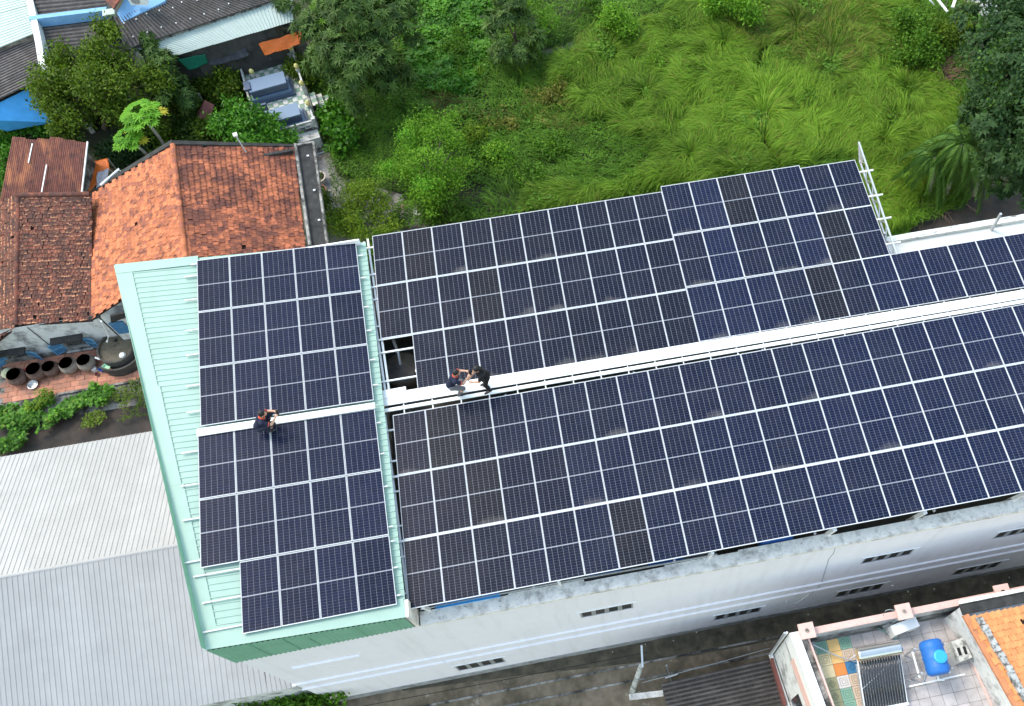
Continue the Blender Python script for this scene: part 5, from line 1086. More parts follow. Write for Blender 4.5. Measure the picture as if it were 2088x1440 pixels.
def clumpy(blobs, nc, per, L, Wd, spread=.22, up=.5, droop=.2, **k):
    P, d = shell(ragged(blobs), nc, **k); ct = rng.random(nc) ** 1.3
    P = np.repeat(P, per, 0) + rng.normal(size=(nc * per, 3)) * spread * [1, 1, .7]; d = np.repeat(d, per, 0); n = nc * per
    D = nrm(d * .7 + rdir(n) * .9 - [0, 0, droop]); N = nrm(d * .5 + [0, 0, up] + rdir(n) * .6)
    t = np.clip(np.repeat(ct, per) * .7 + rng.random(n) * .35, 0, 1)
    return leaf_arrays(P, D, N, rng.uniform(.7, 1.25, n) * L, rng.uniform(.75, 1.2, n) * Wd, t)
def rosettes(blobs, n, m, L, Wd, droop=.25, **k):
    P, d = shell(ragged(blobs, 5), n, **k); ax_ = nrm(d + [0, 0, .6] + rdir(n) * .3); ct = rng.random(n) ** 1.2
    a = nrm(np.cross(ax_, rdir(n))); b = np.cross(ax_, a); ph = np.arange(m) * 2.39996
    A = ax_[:, None] * rng.uniform(.0, .7, (n, m, 1)) + a[:, None] * np.cos(ph)[None, :, None] + b[:, None] * np.sin(ph)[None, :, None]
    C = np.repeat(P, m, 0); D = nrm(A.reshape(-1, 3)); N = np.repeat(ax_, m, 0) + .1; q = n * m
    return leaf_arrays(C, D, N, rng.uniform(.75, 1.2, q) * L, rng.uniform(.8, 1.2, q) * Wd, np.clip(np.repeat(ct, m) * .95 + rng.random(q) * .25 - .08, 0, 1), droop=droop)
def joinarr(*parts):
    Vs, Fs, Ts = [], [], []; k = 0
    for V, F_, t in parts: Vs.append(V); Fs.append(F_ + k); Ts.append(t); k += len(V)
    return np.concatenate(Vs), np.concatenate(Fs), np.concatenate(Ts)
def plant(name, label, cat, base, blobs, leaves, m, trunk=.1, group=None, limbs=None, extra=None):
    base = v3(base); t = empty(name, base, 0, label, cat, group)
    V, F_, tt = leaves; npmesh('crown', V - base, F_, LM[m], tt, t, kind='stuff')
    if extra:
        for mm, (V, F_, tt) in extra: npmesh('new_leaves', V - base, F_, LM[mm], tt, t, kind='stuff')
    if trunk:
        c = np.mean([b[0] for b in blobs], 0); top = c * .9 + base * .1; mid = (base + top) / 2 + [.1, .05, 0]
        MB().tube([base - base, mid - base, top - base], [trunk, trunk * .8, trunk * .5], 8).build('trunk', M['bark'], t)
        b_ = MB()
        for bl in blobs: b_.tube([mid - base, (mid + v3(bl[0])) / 2 - base + [0, 0, .15], v3(bl[0]) - base], [trunk * .5, trunk * .35, trunk * .15], 5)
        b_.build('limbs', M['bark'], t, kind='stuff')
    return t
def B(px, py, z, r, rz=None, ry=None): return (at(px, py, z), np.array([r, ry or r, rz or r * .75]))
# upper left: round olive tree, mango trees, papayas, glossy bush
bl = [B(150, 130, 4.0, 1.5), B(230, 110, 4.4, 1.4), B(225, 75, 4.0, .8), B(150, 200, 3.6, 1.5), B(230, 180, 4.0, 1.5), B(300, 170, 3.6, 1.1), B(115, 195, 3.2, .9), B(160, 255, 3.0, 1.1), B(225, 245, 3.0, 1.2), B(130, 120, 3.8, 1.0), B(300, 230, 2.6, 1.0), B(85, 188, 3.2, .6)]
plant('leafy_tree', 'large olive green tree between the corrugated roofs and the rusty shed', 'tree', at(215, 260, 0), bl, clumpy(bl, 2300, 9, .17, .1, .2), 'olive', .2)
bl = [B(308, 110, 3.6, .95), B(318, 150, 3.4, 1.1), B(345, 195, 2.8, .95), B(295, 95, 3.6, .6), B(350, 165, 2.6, .7)]
plant('mango_tree', 'mango tree with star shaped leaf whorls right of the large olive tree', 'tree', at(345, 200, 0), bl, rosettes(bl, 560, 9, .34, .08), 'mango', .13)
bl = [B(690, 40, 4.8, 2.2), B(770, 60, 4.6, 2.0), B(712, 110, 4.0, 1.9), B(780, 115, 3.8, 1.6), B(735, 150, 3.0, 1.6), B(655, 55, 4.0, 1.1), B(830, 60, 3.8, 1.1), B(690, 150, 3.0, 1.0), B(810, 10, 4.2, 1.6), B(690, -30, 4.8, 2.0), B(820, 150, 2.4, .8), B(720, 200, 2.0, .8), B(600, 20, 3.6, .7)]
plant('mango_tree', 'broad dark mango tree standing right of the orange tarpaulin', 'tree', at(730, 150, 0), bl, rosettes(bl, 1900, 9, .38, .085), 'mango', .22, extra=[('bright', rosettes([B(648, 108, 3.4, .25), B(650, 40, 4.6, .3), B(700, 130, 3.4, .4), B(668, 112, 3.2, .3)], 16, 9, .3, .06))])
bl = [B(1050, 45, 2.2, 1.2), B(1040, 100, 1.6, 1.1), B(1085, 80, 1.8, .8), B(1020, 20, 2.2, .8)]
plant('mango_tree', 'small mango tree standing alone in the green undergrowth', 'tree', at(1050, 110, 0), bl, rosettes(bl, 400, 9, .34, .08), 'mango', .09)
bl = [B(1075, 10, 2.0, .7), B(1105, 40, 1.6, .6), B(1100, 75, 1.2, .5), B(1050, -10, 2.2, .7)]
plant('sapling', 'pale green sapling right behind the small mango tree', 'sapling', at(1090, 80, 0), bl, clumpy(bl, 300, 9, .16, .08, .14), 'bright', .05)
bl = [B(1262, 40, 1.4, .8), B(1280, 60, 1.1, .6), B(1240, 30, 1.2, .5)]
plant('sapling', 'bright green leafy sapling above the round grass tussock', 'sapling', at(1265, 65, 0), bl, clumpy(bl, 260, 9, .16, .08, .16), 'bright', .05)
bl = [B(1500, 8, 1.8, .8), B(1540, 30, 1.4, .5), B(1460, 5, 1.6, .6)]
plant('sapling', 'bright green sapling at the top edge in the tall grass', 'sapling', at(1500, 40, 0), bl, clumpy(bl, 300, 8, .2, .1, .18), 'bright', .05)
def papaya(px, py, z, bx, by, R_, nf, label, yel=2):
    top, base = at(px, py, z), at(bx, by, 0); t = empty('papaya_tree', base, 0, label, 'papaya tree', 'papaya trees behind the orange tiled roof'); d = top - base
    MB().tube([d * 0, d * .5 + [.06, 0, 0], d], [.09, .075, .06], 8).build('trunk', M['grey_wood'], t, smooth=True)
    pb = MB(); Cs, Ds, Ns, Ls, Ws, Ts, Yl = [], [], [], [], [], [], []
    for i in range(nf):
        a = i * 2.39996; rr = R_ * (.3 + .75 * ((i + .5) / nf)); e = (.55 - .75 * (i / nf)); tip = d + [rr * math.cos(a), rr * math.sin(a), e * .6]
        pb.tube([d, (d + tip) / 2 + [0, 0, .12], tip], .012, 4, cap=False); fwd = nrm(np.array([math.cos(a), math.sin(a), -.25])); tt = random.random()
        sd_ = nrm(np.cross(fwd, [0, 0, 1.])); 
        for k in range(9):
            g = (k - 4) * .5; dd = fwd * math.cos(g) + sd_ * math.sin(g); L_ = .42 * (1 - .05 * abs(k - 4)) * random.uniform(.85, 1.1)
            Cs.append(tip); Ds.append(dd + np.array([0, 0, -.1])); Ns.append([.0, 0, 1.] + rng.normal(size=3) * .15); Ls.append(L_); Ws.append(.13); Ts.append(tt * .7 + .3 * random.random()); Yl.append(i >= nf - yel)
            for s_ in (-1, 1):
                Cs.append(tip + dd * L_ * .4); Ds.append(dd + s_ * .8 * np.cross([0, 0, 1.], dd)); Ns.append([0, 0, 1.]); Ls.append(L_ * .38); Ws.append(.07); Ts.append(tt * .7 + .3 * random.random()); Yl.append(i >= nf - yel)
    pb.build('leaf_stalks', LM['papaya'], t, kind='stuff'); Yl = np.array(Yl)
    for nm, mk, mm in (('crown', ~Yl, 'papaya'), ('old_leaves', Yl, 'yellow')):
        if mk.any():
            V, F_, tt = leaf_arrays(np.array(Cs)[mk], np.array(Ds)[mk], np.array(Ns)[mk], np.array(Ls)[mk], np.array(Ws)[mk], np.array(Ts)[mk]); npmesh(nm, V, F_, LM[mm], tt, t, kind='stuff')
papaya(287, 232, 4.3, 352, 322, .85, 22, 'taller papaya tree with a pale stem leaning over the tiled roof', 1)
papaya(262, 283, 3.6, 318, 335, .6, 15, 'shorter papaya tree with two yellow leaves near the roof edge', 2)
bl = [B(485, 250, 2.1, .9), B(520, 255, 2.2, .9), B(562, 282, 1.8, .65), B(475, 272, 1.9, .9), B(525, 288, 1.9, 1.0), B(590, 292, 1.3, .45), B(545, 262, 1.9, .6)]
plant('round_bush', 'dense glossy green round bush between tomb platform and orange roof', 'bush', at(520, 290, 0), bl, clumpy(bl, 900, 7, .26, .11, .2, droop=.45), 'glossy', .12)
# undergrowth in the back yard, in single bushes
for k, (px, py, r, mm, lab) in enumerate([(425, 188, .7, 'olive', 'dark bush below the grey planks'), (455, 165, .8, 'shrub', 'yellowish bush left of the tomb headstones'), (440, 275, 1.0, 'olive', 'dark bush behind the gable of the orange roof'), (385, 270, 1.1, 'mango', 'dark leafy bush beside the taller papaya stem'), (340, 290, .9, 'olive', 'dark bush at the foot of the papaya trees'), (240, 320, .7, 'dark', 'dark bush beside the small orange tarpaulin'), (375, 205, .8, 'olive', 'olive bush left of the dark red folded roof'), (290, 310, .8, 'dark', 'dark green bush under the shorter papaya'), (465, 195, .7, 'olive', 'low bush between dark red roof and tomb'), (575, 112, .5, 'weed', 'low green bush behind the tomb railing'), (620, 150, .8, 'olive', 'dark shrub right of the tomb railing'), (480, 130, .5, 'olive', 'small shrub under the hanging dark cloth')]):
    bl = [B(px, py, .9, r, .8), B(px + 14, py + 8, .7, r * .7, .6), B(px - 14, py - 4, .8, r * .7, .6)]
    plant('bush', lab, 'bush', at(px, py, 0), bl, clumpy(bl, int(300 * r), 8, .2, .1, .18), mm, .04)
bl = [B(x, y, 1.2, .7) for x, y in ((5, 290), (14, 320), (0, 350), (8, 380), (-10, 310), (-15, 360), (50, 262), (95, 258), (20, 275))]
plant('hedge', 'dark green leafy hedge at the left edge beside the rusty roof', 'hedge', at(0, 340, 0), bl, clumpy(bl, 520, 9, .17, .11, .16), 'glossy', .06)
bl = [B(37, 243, 1.6, .4), B(32, 258, 1.0, .35)]
plant('sapling', 'small sapling in front of the vivid blue sheeting', 'sapling', at(36, 262, 0), bl, clumpy(bl, 60, 8, .2, .08, .15), 'olive', .03)
# bright bush, yard shrubs
bl = [B(858, 245, 2.3, .6), B(845, 275, 2.2, .75), B(895, 275, 2.4, .8), B(930, 300, 2.1, .7), B(875, 330, 2.6, .9), B(825, 360, 1.8, .6), B(885, 375, 2.0, .8), B(930, 365, 1.7, .6), B(838, 318, 2.0, .7), B(880, 412, 1.2, .6), B(795, 352, 1.6, .4), B(945, 335, 1.7, .45), B(850, 395, 1.4, .5), B(910, 245, 1.9, .5), B(905, 405, 1.3, .5), B(775, 345, 1.5, .25), B(815, 300, 1.6, .35)]
plant('bright_bush', 'large bright yellow green bush standing in the middle of the lawn', 'bush', at(880, 420, 0), bl, clumpy(bl, 1350, 10, .13, .06, .17), 'bright', .09, extra=[('papaya', clumpy([B(835, 285, 2.6, .5), B(870, 365, 2.6, .6), B(800, 345, 1.8, .4)], 130, 9, .12, .055, .14))])
bl = [B(745, 395, 1.8, .8), B(720, 410, 1.6, .8), B(770, 420, 1.4, .6), B(700, 440, 1.2, .6)]
plant('shrub', 'yellowish green shrub over the yard, farther from the solar panels', 'shrub', at(735, 430, 0), bl, clumpy(bl, 480, 9, .13, .06, .15), 'shrub', .05)
bl = [B(740, 450, 1.6, .9), B(700, 470, 1.5, .8), B(780, 460, 1.4, .7), B(740, 480, 1.4, .8), B(800, 470, 1.0, .5), B(760, 500, 1.2, .6)]
plant('shrub', 'yellowish green shrub right above the edge of the mint roof panels', 'shrub', at(740, 480, 0), bl, clumpy(bl, 620, 9, .13, .06, .15), 'shrub', .05)
bl = [B(673, 215, 1.0, .5), B(690, 245, 1.2, .7), B(705, 270, 1.0, .55), B(668, 240, .8, .5), B(700, 295, .5, .5)]
plant('shrub', 'broad leaved green shrub at the foot of the tomb steps', 'shrub', at(690, 260, 0), bl, clumpy(bl, 260, 7, .25, .17, .16), 'glossy', .04)
bl = [B(905, 425, .9, .7), B(880, 440, .6, .6), B(935, 435, .5, .5)]
plant('shrub', 'dark shrub in the shade below the bright bush', 'shrub', at(900, 440, 0), bl, clumpy(bl, 260, 8, .15, .08, .15), 'lawn', .04)
bl = [B(768, 520, 1.0, .6), B(762, 560, .6, .5), B(772, 500, 1.2, .5)]
plant('shrub', 'shrub seen through the gap between mint roof and raised panels', 'shrub', at(766, 535, 0), bl, clumpy(bl, 160, 8, .17, .1, .14), 'glossy', .04)
bl = [B(650, 395, .9, .4), B(655, 420, .9, .45), B(668, 405, .8, .4)]
plant('potted_shrub', 'dark straggly shrub growing from the pots beside the black gutter', 'shrub', at(656, 412, 0), bl, clumpy(bl, 130, 8, .13, .06, .14), 'olive', .03)
pot(637, 297, .26, .35, M['pot_clay'], 'pale rimmed plant pot nearest the gutter end')
pot(643, 282, .2, .3, mat('yellowish_pot', (.45, .34, .13), .8), 'small yellowish plant pot at the corner of the tomb platform')
pot(649, 360, .36, .45, M['pot_clay'], 'largest pale clay pot with thick rim beside the gutter')
pot(652, 387, .33, .4, M['pot_dark'], 'terracotta pot below the largest pale pot')
pot(660, 450, .34, .4, M['pot_dark'], 'dark round pot nearest the mint roof panels')
pot(626, 312, .22, .35, M['pot_clay'], 'white rimmed pot half hidden by the gutter', False)
# right: dark compound-leaved trees, palms
bl = [B(2040, 30, 6.5, 1.6), B(2080, 60, 7, 1.8), B(2055, 120, 6.5, 1.7), B(2090, 180, 7.5, 2.2), B(2020, 185, 5.5, 1.4), B(2060, 240, 6.5, 1.8), B(2010, 240, 4.6, 1.2), B(2085, 300, 6, 1.8), B(2045, 320, 4.6, 1.4), B(2070, 365, 4.2, 1.3), B(2020, 130, 5, 1.0), B(2120, 120, 7.5, 2.4), B(2130, 280, 7, 2.4), B(2110, 20, 7, 2.2), B(2050, 380, 3, .8)]
plant('dark_tree', 'tall dark green tree filling the right edge of the view', 'tree', at(2130, 330, 0), bl, joinarr(rosettes(bl, 1700, 8, .34, .15, droop=.15), clumpy(bl, 1000, 8, .2, .12, .22)), 'dark', .3, extra=[('palm', clumpy([B(2060, 150, 7.2, 1.2), B(2040, 60, 7, .9), B(2070, 215, 7.4, 1.0)], 260, 9, .22, .12, .22))])
bl = [B(1955, 55, 1.6, .9), B(1965, 30, 1.8, .7), B(1935, 70, 1.2, .8), B(1910, 60, 1.2, .7)]
plant('bush', 'dark green bush in front of the white fence panel', 'bush', at(1950, 75, 0), bl, clumpy(bl, 480, 9, .17, .09, .18), 'olive', .05)
bl = [B(1880, 60, .9, 1.0), B(1870, 95, .9, 1.1), B(1895, 110, .8, .8), B(1850, 130, .8, .8), B(1905, 85, .9, .8), B(1850, 50, .9, .9)]
plant('bush', 'bright green broad leaved bush left of the dead branch heap', 'bush', at(1875, 100, 0), bl, clumpy(bl, 640, 9, .17, .12, .2, upbias=.9), 'weed', .05)
def palm(px, py, z, bx, by, nf, L_, label):
    top, base = at(px, py, z), at(bx, by, 0); t = empty('palm_tree', base, 0, label, 'palm', 'palms at the edge of the dark soil'); d = top - base
    MB().tube([d * 0, d * .5 + [.08, 0, 0], d], [.13, .1, .08], 9).build('trunk', M['grey_wood'], t, smooth=True)
    C, D, N, Ls, Ws, T_ = [], [], [], [], [], []; rb = MB()
    for i in range(nf):
        a = i * 2.39996 + random.uniform(-.4, .4); e = random.uniform(.0, 1.15); h = np.array([math.cos(a), math.sin(a), 0]); pts = []
        for s_ in np.linspace(0, 1, 9): pts.append(d + h * L_ * s_ * (1 - .25 * s_ * e) + np.array([0, 0, L_ * (e * .75 * s_ - 1.15 * s_ * s_)]))
        rb.tube(pts, [.02] * 5 + [.012] * 4, 4, cap=False); sdv = np.array([-h[1], h[0], 0]); tt = random.random()
        for k in range(30):
            s_ = .15 + .85 * k / 30; j = min(7, int(s_ * 8)); f = s_ * 8 - j; p = pts[j] * (1 - f) + pts[j + 1] * f; tg = nrm(pts[j + 1] - pts[j])
            for sg in (-1, 1):
                C.append(p); D.append(tg * .7 + sg * sdv * .6 + np.array([0, 0, -.7 + random.uniform(-.3, .3)])); N.append([0, 0, 1.] + sdv * sg * .3); Ls.append(.5 * (1 - .5 * abs(s_ - .4))); Ws.append(.05); T_.append(tt * .5 + random.random() * .55)
    rb.build('frond_stems', LM['palm'], t, kind='stuff')
    V, F_, tt = leaf_arrays(np.array(C), np.array(D), np.array(N), np.array(Ls), np.array(Ws), np.array(T_), droop=.15); npmesh('fronds', V, F_, LM['palm'], tt, t, kind='stuff')
palm(1962, 292, 3.4, 1925, 405, 22, 2.1, 'drooping palm nearest the tall dark tree')
palm(1908, 318, 2.6, 1892, 402, 18, 1.9, 'drooping palm at the left, beside the tall grass')
palm(2000, 330, 2.2, 1985, 398, 14, 1.7, 'small palm between drooping palms and dark tree')
bl = [B(x, y, z, r) for x, y, z, r in ((450, 1440, 1.0, .9), (510, 1432, 1.3, .9), (560, 1425, 1.4, .9), (610, 1425, 1.3, .8), (650, 1440, 1.4, .8), (600, 1450, 1.0, 1.0), (520, 1455, 1.0, 1.0), (672, 1430, 1.6, .4), (420, 1455, .8, .8))]
plant('bush', 'dark green bush under the low eave at the bottom edge', 'bush', at(560, 1450, 0), bl, clumpy(bl, 620, 9, .2, .12, .18), 'weed', .06)
for k, (px, py, r, mm, lab) in enumerate([(1130, 300, .8, 'weed', 'leafy weed clump beside the flattened tall grass, nearest the lawn'), (1010, 320, .7, 'bright', 'bright weed clump to the right of the large bright bush'), (1180, 150, .6, 'bright', 'small bright weed clump left of the round tussock'), (1290, 375, .7, 'weed', 'weed clump close above the panel edge, left of the raised panels'), (1080, 360, .6, 'weed', 'low weed clump above the solar panels near the bare patch'), (960, 275, .7, 'shrub', 'yellowish weed clump behind the large bright bush'), (1380, 60, .6, 'weed', 'dark weed clump in the tall grass below the top sapling'), (1720, 60, .6, 'shrub', 'yellowish weed clump in the upper tall grass'), (1640, 210, .45, 'weed', 'weed clump in the middle of the flattened grass'), (1800, 240, .5, 'weed', 'weed clump in the grass left of the dead branches'), (1330, 130, .5, 'bright', 'bright weed clump right of the round tussock'), (1440, 330, .5, 'weed', 'weed clump just beyond the raised solar panels'), (930, 90, .8, 'weed', 'leafy clump between broad mango tree and small mango tree'), (1200, 15, .7, 'weed', 'leafy clump at the top edge near the bare soil'), (1130, 200, .7, 'dry', 'straw coloured dry weed clump below the small mango tree'), (1020, 245, .5, 'dry', 'reddish dry weed clump in the undergrowth')]):
    bl = [B(px, py, .5, r, .45), B(px + 22, py + 10, .4, r * .7, .4), B(px - 22, py + 4, .4, r * .6, .35), B(px + 6, py - 14, .45, r * .6, .4)]
    plant('weed_clump', lab, 'weeds', at(px, py, 0), bl, clumpy(bl, int(190 * r), 8, .16, .09, .16), mm, 0)
# ---------------------------------------------------------------- meadow: tall flowing grass, weeds, lawn, vegetable bed
TALL = [(1195, 70), (1330, 55), (1425, -25), (1900, -25), (1850, 60), (1835, 150), (1905, 150), (1960, 205), (1950, 300), (1880, 420), (1790, 480), (1735, 330), (1350, 392), (1150, 425), (1080, 440), (1090, 405), (1330, 370), (1370, 330), (1300, 285), (1190, 225), (1130, 170)]
MEAD = [(640, -30), (1960, -30), (1960, 60), (1985, 150), (1970, 420), (1830, 480), (1790, 500), (1740, 340), (1340, 400), (860, 470), (790, 470), (830, 400), (700, 360), (660, 290), (640, 180)]
def sample(poly, n):
    P = np.array(poly); lo, hi = P.min(0), P.max(0); out = []; k = 0
    while k < n:
        q = rng.uniform(lo, hi, (n * 2, 2)); q = q[inpoly(q, poly)]; out.append(q); k += len(q)
    return np.concatenate(out)[:n]
tus = [(1245, 118, 2.3), (1560, 245, 1.6), (1215, 60, 1.4), (1410, 330, 1.5), (1690, 150, 1.6), (1800, 300, 1.6), (1480, 100, 1.4), (1320, 200, 1.3), (1620, 60, 1.5), (1850, 190, 1.4)]
TUS = np.array([np.append(at(x, y, 0)[:2], r) for x, y, r in tus])
def mound(x, y): return .5 * vn(x, y, 1.9) + .25 * vn(x + 31, y, .9)
SEEDS = atv(sample([(900, -40), (2000, -40), (2000, 500), (900, 500)], 900))[:, :2].astype(np.float32); SEED_A = rng.normal(.25, .75, 900) + (rng.random(900) < .35) * PI; SEED_T = rng.random(900)
def cells(x, y):
    Q_ = np.stack([x, y], 1).astype(np.float32); out = np.empty(len(Q_), int)
    for i in range(0, len(Q_), 4000): out[i:i + 4000] = (((Q_[i:i + 4000, None] - SEEDS[None]) ** 2).sum(-1)).argmin(1)
    return out
def blades(q, Lm, Wm, hmin, hmax, seed_clump=.5):
    P = atv(q); x, y = P[:, 0], P[:, 1]; n = len(q)
    th = .25 + 2.6 * (vn(x, y + 7, 3.4) - .5) + 1.7 * (vn(x + 50, y, 1.2) - .5) + rng.normal(size=n) * .42
    th = np.where(vn(x + 9, y + 60, 5.) > .52, th, PI - th * .8)
    fx, fy = np.cos(th), np.sin(th)
    for tx_, ty_, tr2 in TUS:
        dx, dy = x - tx_, y - ty_; r = np.hypot(dx, dy) + 1e-6; w = np.clip(1.25 - r / tr2, 0, 1) * .9
        fx = fx * (1 - w) + dx / r * w; fy = fy * (1 - w) + dy / r * w
    cid = cells(x, y); a_ = SEED_A[cid] + rng.normal(size=n) * .18
    fx = fx * .75 + np.cos(a_) * .42; fy = fy * .75 + np.sin(a_) * .42
    f = nrm(np.stack([fx, fy, np.zeros(n)], 1)); s_ = np.stack([-f[:, 1], f[:, 0], np.zeros(n)], 1)
    s_ = nrm(s_ + np.stack([np.zeros(n), np.zeros(n), rng.normal(size=n) * .5], 1))
    cl = vn(x * 1., y, .45); L_ = (Lm * rng.uniform(.7, 1.3, n) * (.75 + .5 * cl))[:, None]; H = rng.uniform(hmin, hmax, n)[:, None] * (.45 + .7 * vn(x + 3, y + 3, 1.1) + .4 * SEED_T[cid])[:, None]
    P[:, 2] = mound(x, y) * .75; w = (Wm * rng.uniform(.7, 1.3, n))[:, None]; z = np.array([0, 0, 1.])
    p0, p1, p2, p3 = P, P + f * L_ * .3 + z * H * .8, P + f * L_ * .72 + z * H, P + f * L_ * 1.08 + z * H * .72
    V = np.stack([p0 - s_ * w, p0 + s_ * w, p1 - s_ * w, p1 + s_ * w, p2 - s_ * w * .75, p2 + s_ * w * .75, p3 - s_ * w * .12, p3 + s_ * w * .12], 1).reshape(-1, 3)
    k = (np.arange(n) * 8)[:, None, None]; F_ = (np.array([[0, 1, 3, 2], [2, 3, 5, 4], [4, 5, 7, 6]])[None] + k).reshape(-1, 4)
    t = np.clip(-.1 + .5 * vn(x, y, 2.6) + .4 * cl + .3 * SEED_T[cid] + .5 * (rng.random(n) - .4) + .4 * np.exp(-(((q[:, 0] - 1590) / 190) ** 2 + ((q[:, 1] - 262) / 75) ** 2)), 0, 1)
    return V, F_, np.repeat(t, 8)
V, F_, t = blades(sample(TALL, 115000), .8, .0105, .3, .62); npmesh('tall_grass', V, F_, LM['grass'], t, kind='stuff')
EDGE = [(1000, 60), (1200, 40), (1400, -20), (1960, -20), (1985, 200), (1970, 420), (1790, 490), (1340, 400), (1000, 440), (1010, 300)]
V, F_, t = blades(sample(EDGE, 26000), .6, .0105, .2, .5); npmesh('tall_grass', V, F_, LM['weed'], t, kind='stuff')
DRY = [(1560, 30), (1760, 20), (1850, 120), (1700, 170), (1560, 120), (1480, 60)]
V, F_, t = blades(sample(TALL, 5000), .75, .011, .35, .66); npmesh('tall_grass', V, F_, LM['dry'], t, kind='stuff')
V, F_, t = blades(sample(DRY, 3500), .7, .012, .35, .7); npmesh('tall_grass', V, F_, LM['dry'], t, kind='stuff')
def cover(q, L_, Wd, hs_, m, name='ground_cover', clump=.35, flat=.6):
    P = atv(q); n = len(q); x, y = P[:, 0], P[:, 1]; h = vn(x, y, .8) * .6 + vn(x, y + 20, .33) * .4
    P[:, 2] = mound(x, y) * .5 + hs_ * h * rng.uniform(.35, 1.1, n); D = nrm(rng.normal(size=(n, 3)) * [1, 1, .35]); N = nrm(rdir(n) * (1 - flat) + [0, 0, 1.])
    t = np.clip(.75 * vn(x + 5, y + 5, .7) + .45 * h - .25 + rng.random(n) * .35, 0, 1)
    sc = .6 + .9 * vn(x + 70, y, 1.6)
    V, F_, tt = leaf_arrays(P, D, N, L_ * sc * rng.uniform(.7, 1.3, n), Wd * sc * rng.uniform(.7, 1.3, n), t); npmesh(name, V, F_, LM[m], tt, kind='stuff')
q = sample(MEAD, 150000); w = vn(atv(q)[:, 0], atv(q)[:, 1], 2.4)
intall = inpoly(q, TALL); LAWN = [(655, 190), (840, 235), (800, 300), (800, 420), (700, 350), (650, 260)]; inl = inpoly(q, LAWN)
PATCH = [(1000, 405, 42), (1020, 240, 26), (905, 215, 30), (1140, 205, 40), (790, 255, 20), (955, 395, 30)]
bare = np.zeros(len(q), bool)
for x, y, r in PATCH: bare |= np.hypot(q[:, 0] - x, (q[:, 1] - y) * 1.3) < r * (.6 + .8 * rng.random(len(q)))
soilp = inpoly(q, [(1095, 105), (1150, 88), (1215, 66), (1230, 82), (1170, 104), (1110, 120)])
bare &= rng.random(len(q)) < .8
keep = ~bare & ~soilp & ~(intall & (rng.random(len(q)) < .9))
cover(q[keep & ~inl & (w > .42)], .13, .075, .55, 'weed')
cover(q[keep & ~inl & (w <= .42)], .15, .06, .4, 'glossy' if False else 'weed')
cover(q[keep & inl], .09, .04, .12, 'lawn', 'lawn'); cover(sample(LAWN, 9000), .1, .045, .16, 'weed', 'lawn'); cover(sample([(640, 60), (860, 150), (860, 260), (680, 280), (640, 180)], 6500), .13, .08, .25, 'weed')
cover(sample([(1080, 170), (1200, 180), (1240, 240), (1150, 290), (1060, 240)], 4200), .11, .05, .6, 'dry', 'dry_weeds')
cover(sample([(860, 190), (960, 195), (990, 250), (900, 260)], 2600), .11, .05, .4, 'dry', 'dry_weeds')
cover(sample([(800, 0), (1000, 0), (1010, 130), (960, 200), (850, 190), (830, 100)], 13000), .2, .15, .6, 'glossy', 'creeper')
cover(sample([(700, 340), (800, 420), (840, 470), (700, 480), (660, 300)], 2600), .09, .04, .1, 'lawn', 'lawn')
cover(sample([(1830, 430), (1870, 450), (1840, 490), (1800, 490), (1815, 450)], 3500), .13, .05, .35, 'weed')
cover(sample([(380, 130), (500, 140), (520, 290), (350, 300)], 5000), .16, .09, .3, 'olive')
for cx, cy in ((945, 160), (980, 155), (1070, 158)):
    c = at(cx, cy, .3); n = 14; a = rng.uniform(0, 2 * PI, n); D = np.stack([np.cos(a) * .5, np.sin(a) * .5, np.ones(n)], 1)
    V, F_, tt = leaf_arrays(np.zeros((n, 3)), D, rdir(n), rng.uniform(.7, 1.3, n), np.full(n, .06), rng.random(n), droop=.25)
    t = empty('reed_clump', c, 0, {945: 'tall pale reed clump, leftmost of three in the undergrowth', 980: 'tall pale reed clump, middle of three in the undergrowth', 1070: 'tall pale reed clump, rightmost of three near the tussock'}[cx], 'reeds', 'pale reed clumps'); npmesh('reed_leaves', V, F_, LM['shrub'], tt, t, kind='stuff')
fl = sample([(700, 190), (850, 200), (840, 260), (740, 250)], 26); P = atv(fl, .25); n = len(fl)
V, F_, tt = leaf_arrays(P, rng.normal(size=(n, 3)) * [1, 1, .1], np.tile([0, 0, 1.], (n, 1)), np.full(n, .07), np.full(n, .05), np.ones(n)); npmesh('white_flowers', V, F_, M['white_plastic'], tt, kind='stuff')
BED = [(-30, 850), (60, 830), (115, 812), (200, 795), (240, 800), (220, 830), (130, 860), (90, 890), (40, 920), (-30, 940)]
qt = sample(TALL, 60000); pt_ = atv(qt); qt = qt[vn(pt_[:, 0] + 11, pt_[:, 1] + 4, 1.1) * .6 + vn(pt_[:, 0], pt_[:, 1] + 40, 2.9) * .5 > .71]; cover(qt, .16, .085, .95, 'weed', 'ground_cover')
cover(sample([(-420, 200), (-75, 230), (-70, 760), (-75, 880), (-420, 900)], 9000), .16, .1, .5, 'weed')
def bedcover(poly, n, L_, Wd, hs_, m):
    q = sample(poly, n); P = atv(q); k = vn(P[:, 0] * 1., P[:, 1], .5) > .4; cover(q[k], L_, Wd, hs_, m, 'vegetable_plants')
bedcover(BED, 5200, .2, .16, .5, 'garden'); bedcover(BED, 700, .14, .1, .6, 'papaya')
bedcover([(60, 810), (115, 800), (118, 835), (70, 850)], 900, .12, .05, .8, 'shrub'); bedcover([(230, 800), (300, 775), (310, 850), (230, 870), (170, 880), (190, 830)], 1500, .1, .06, .2, 'olive')
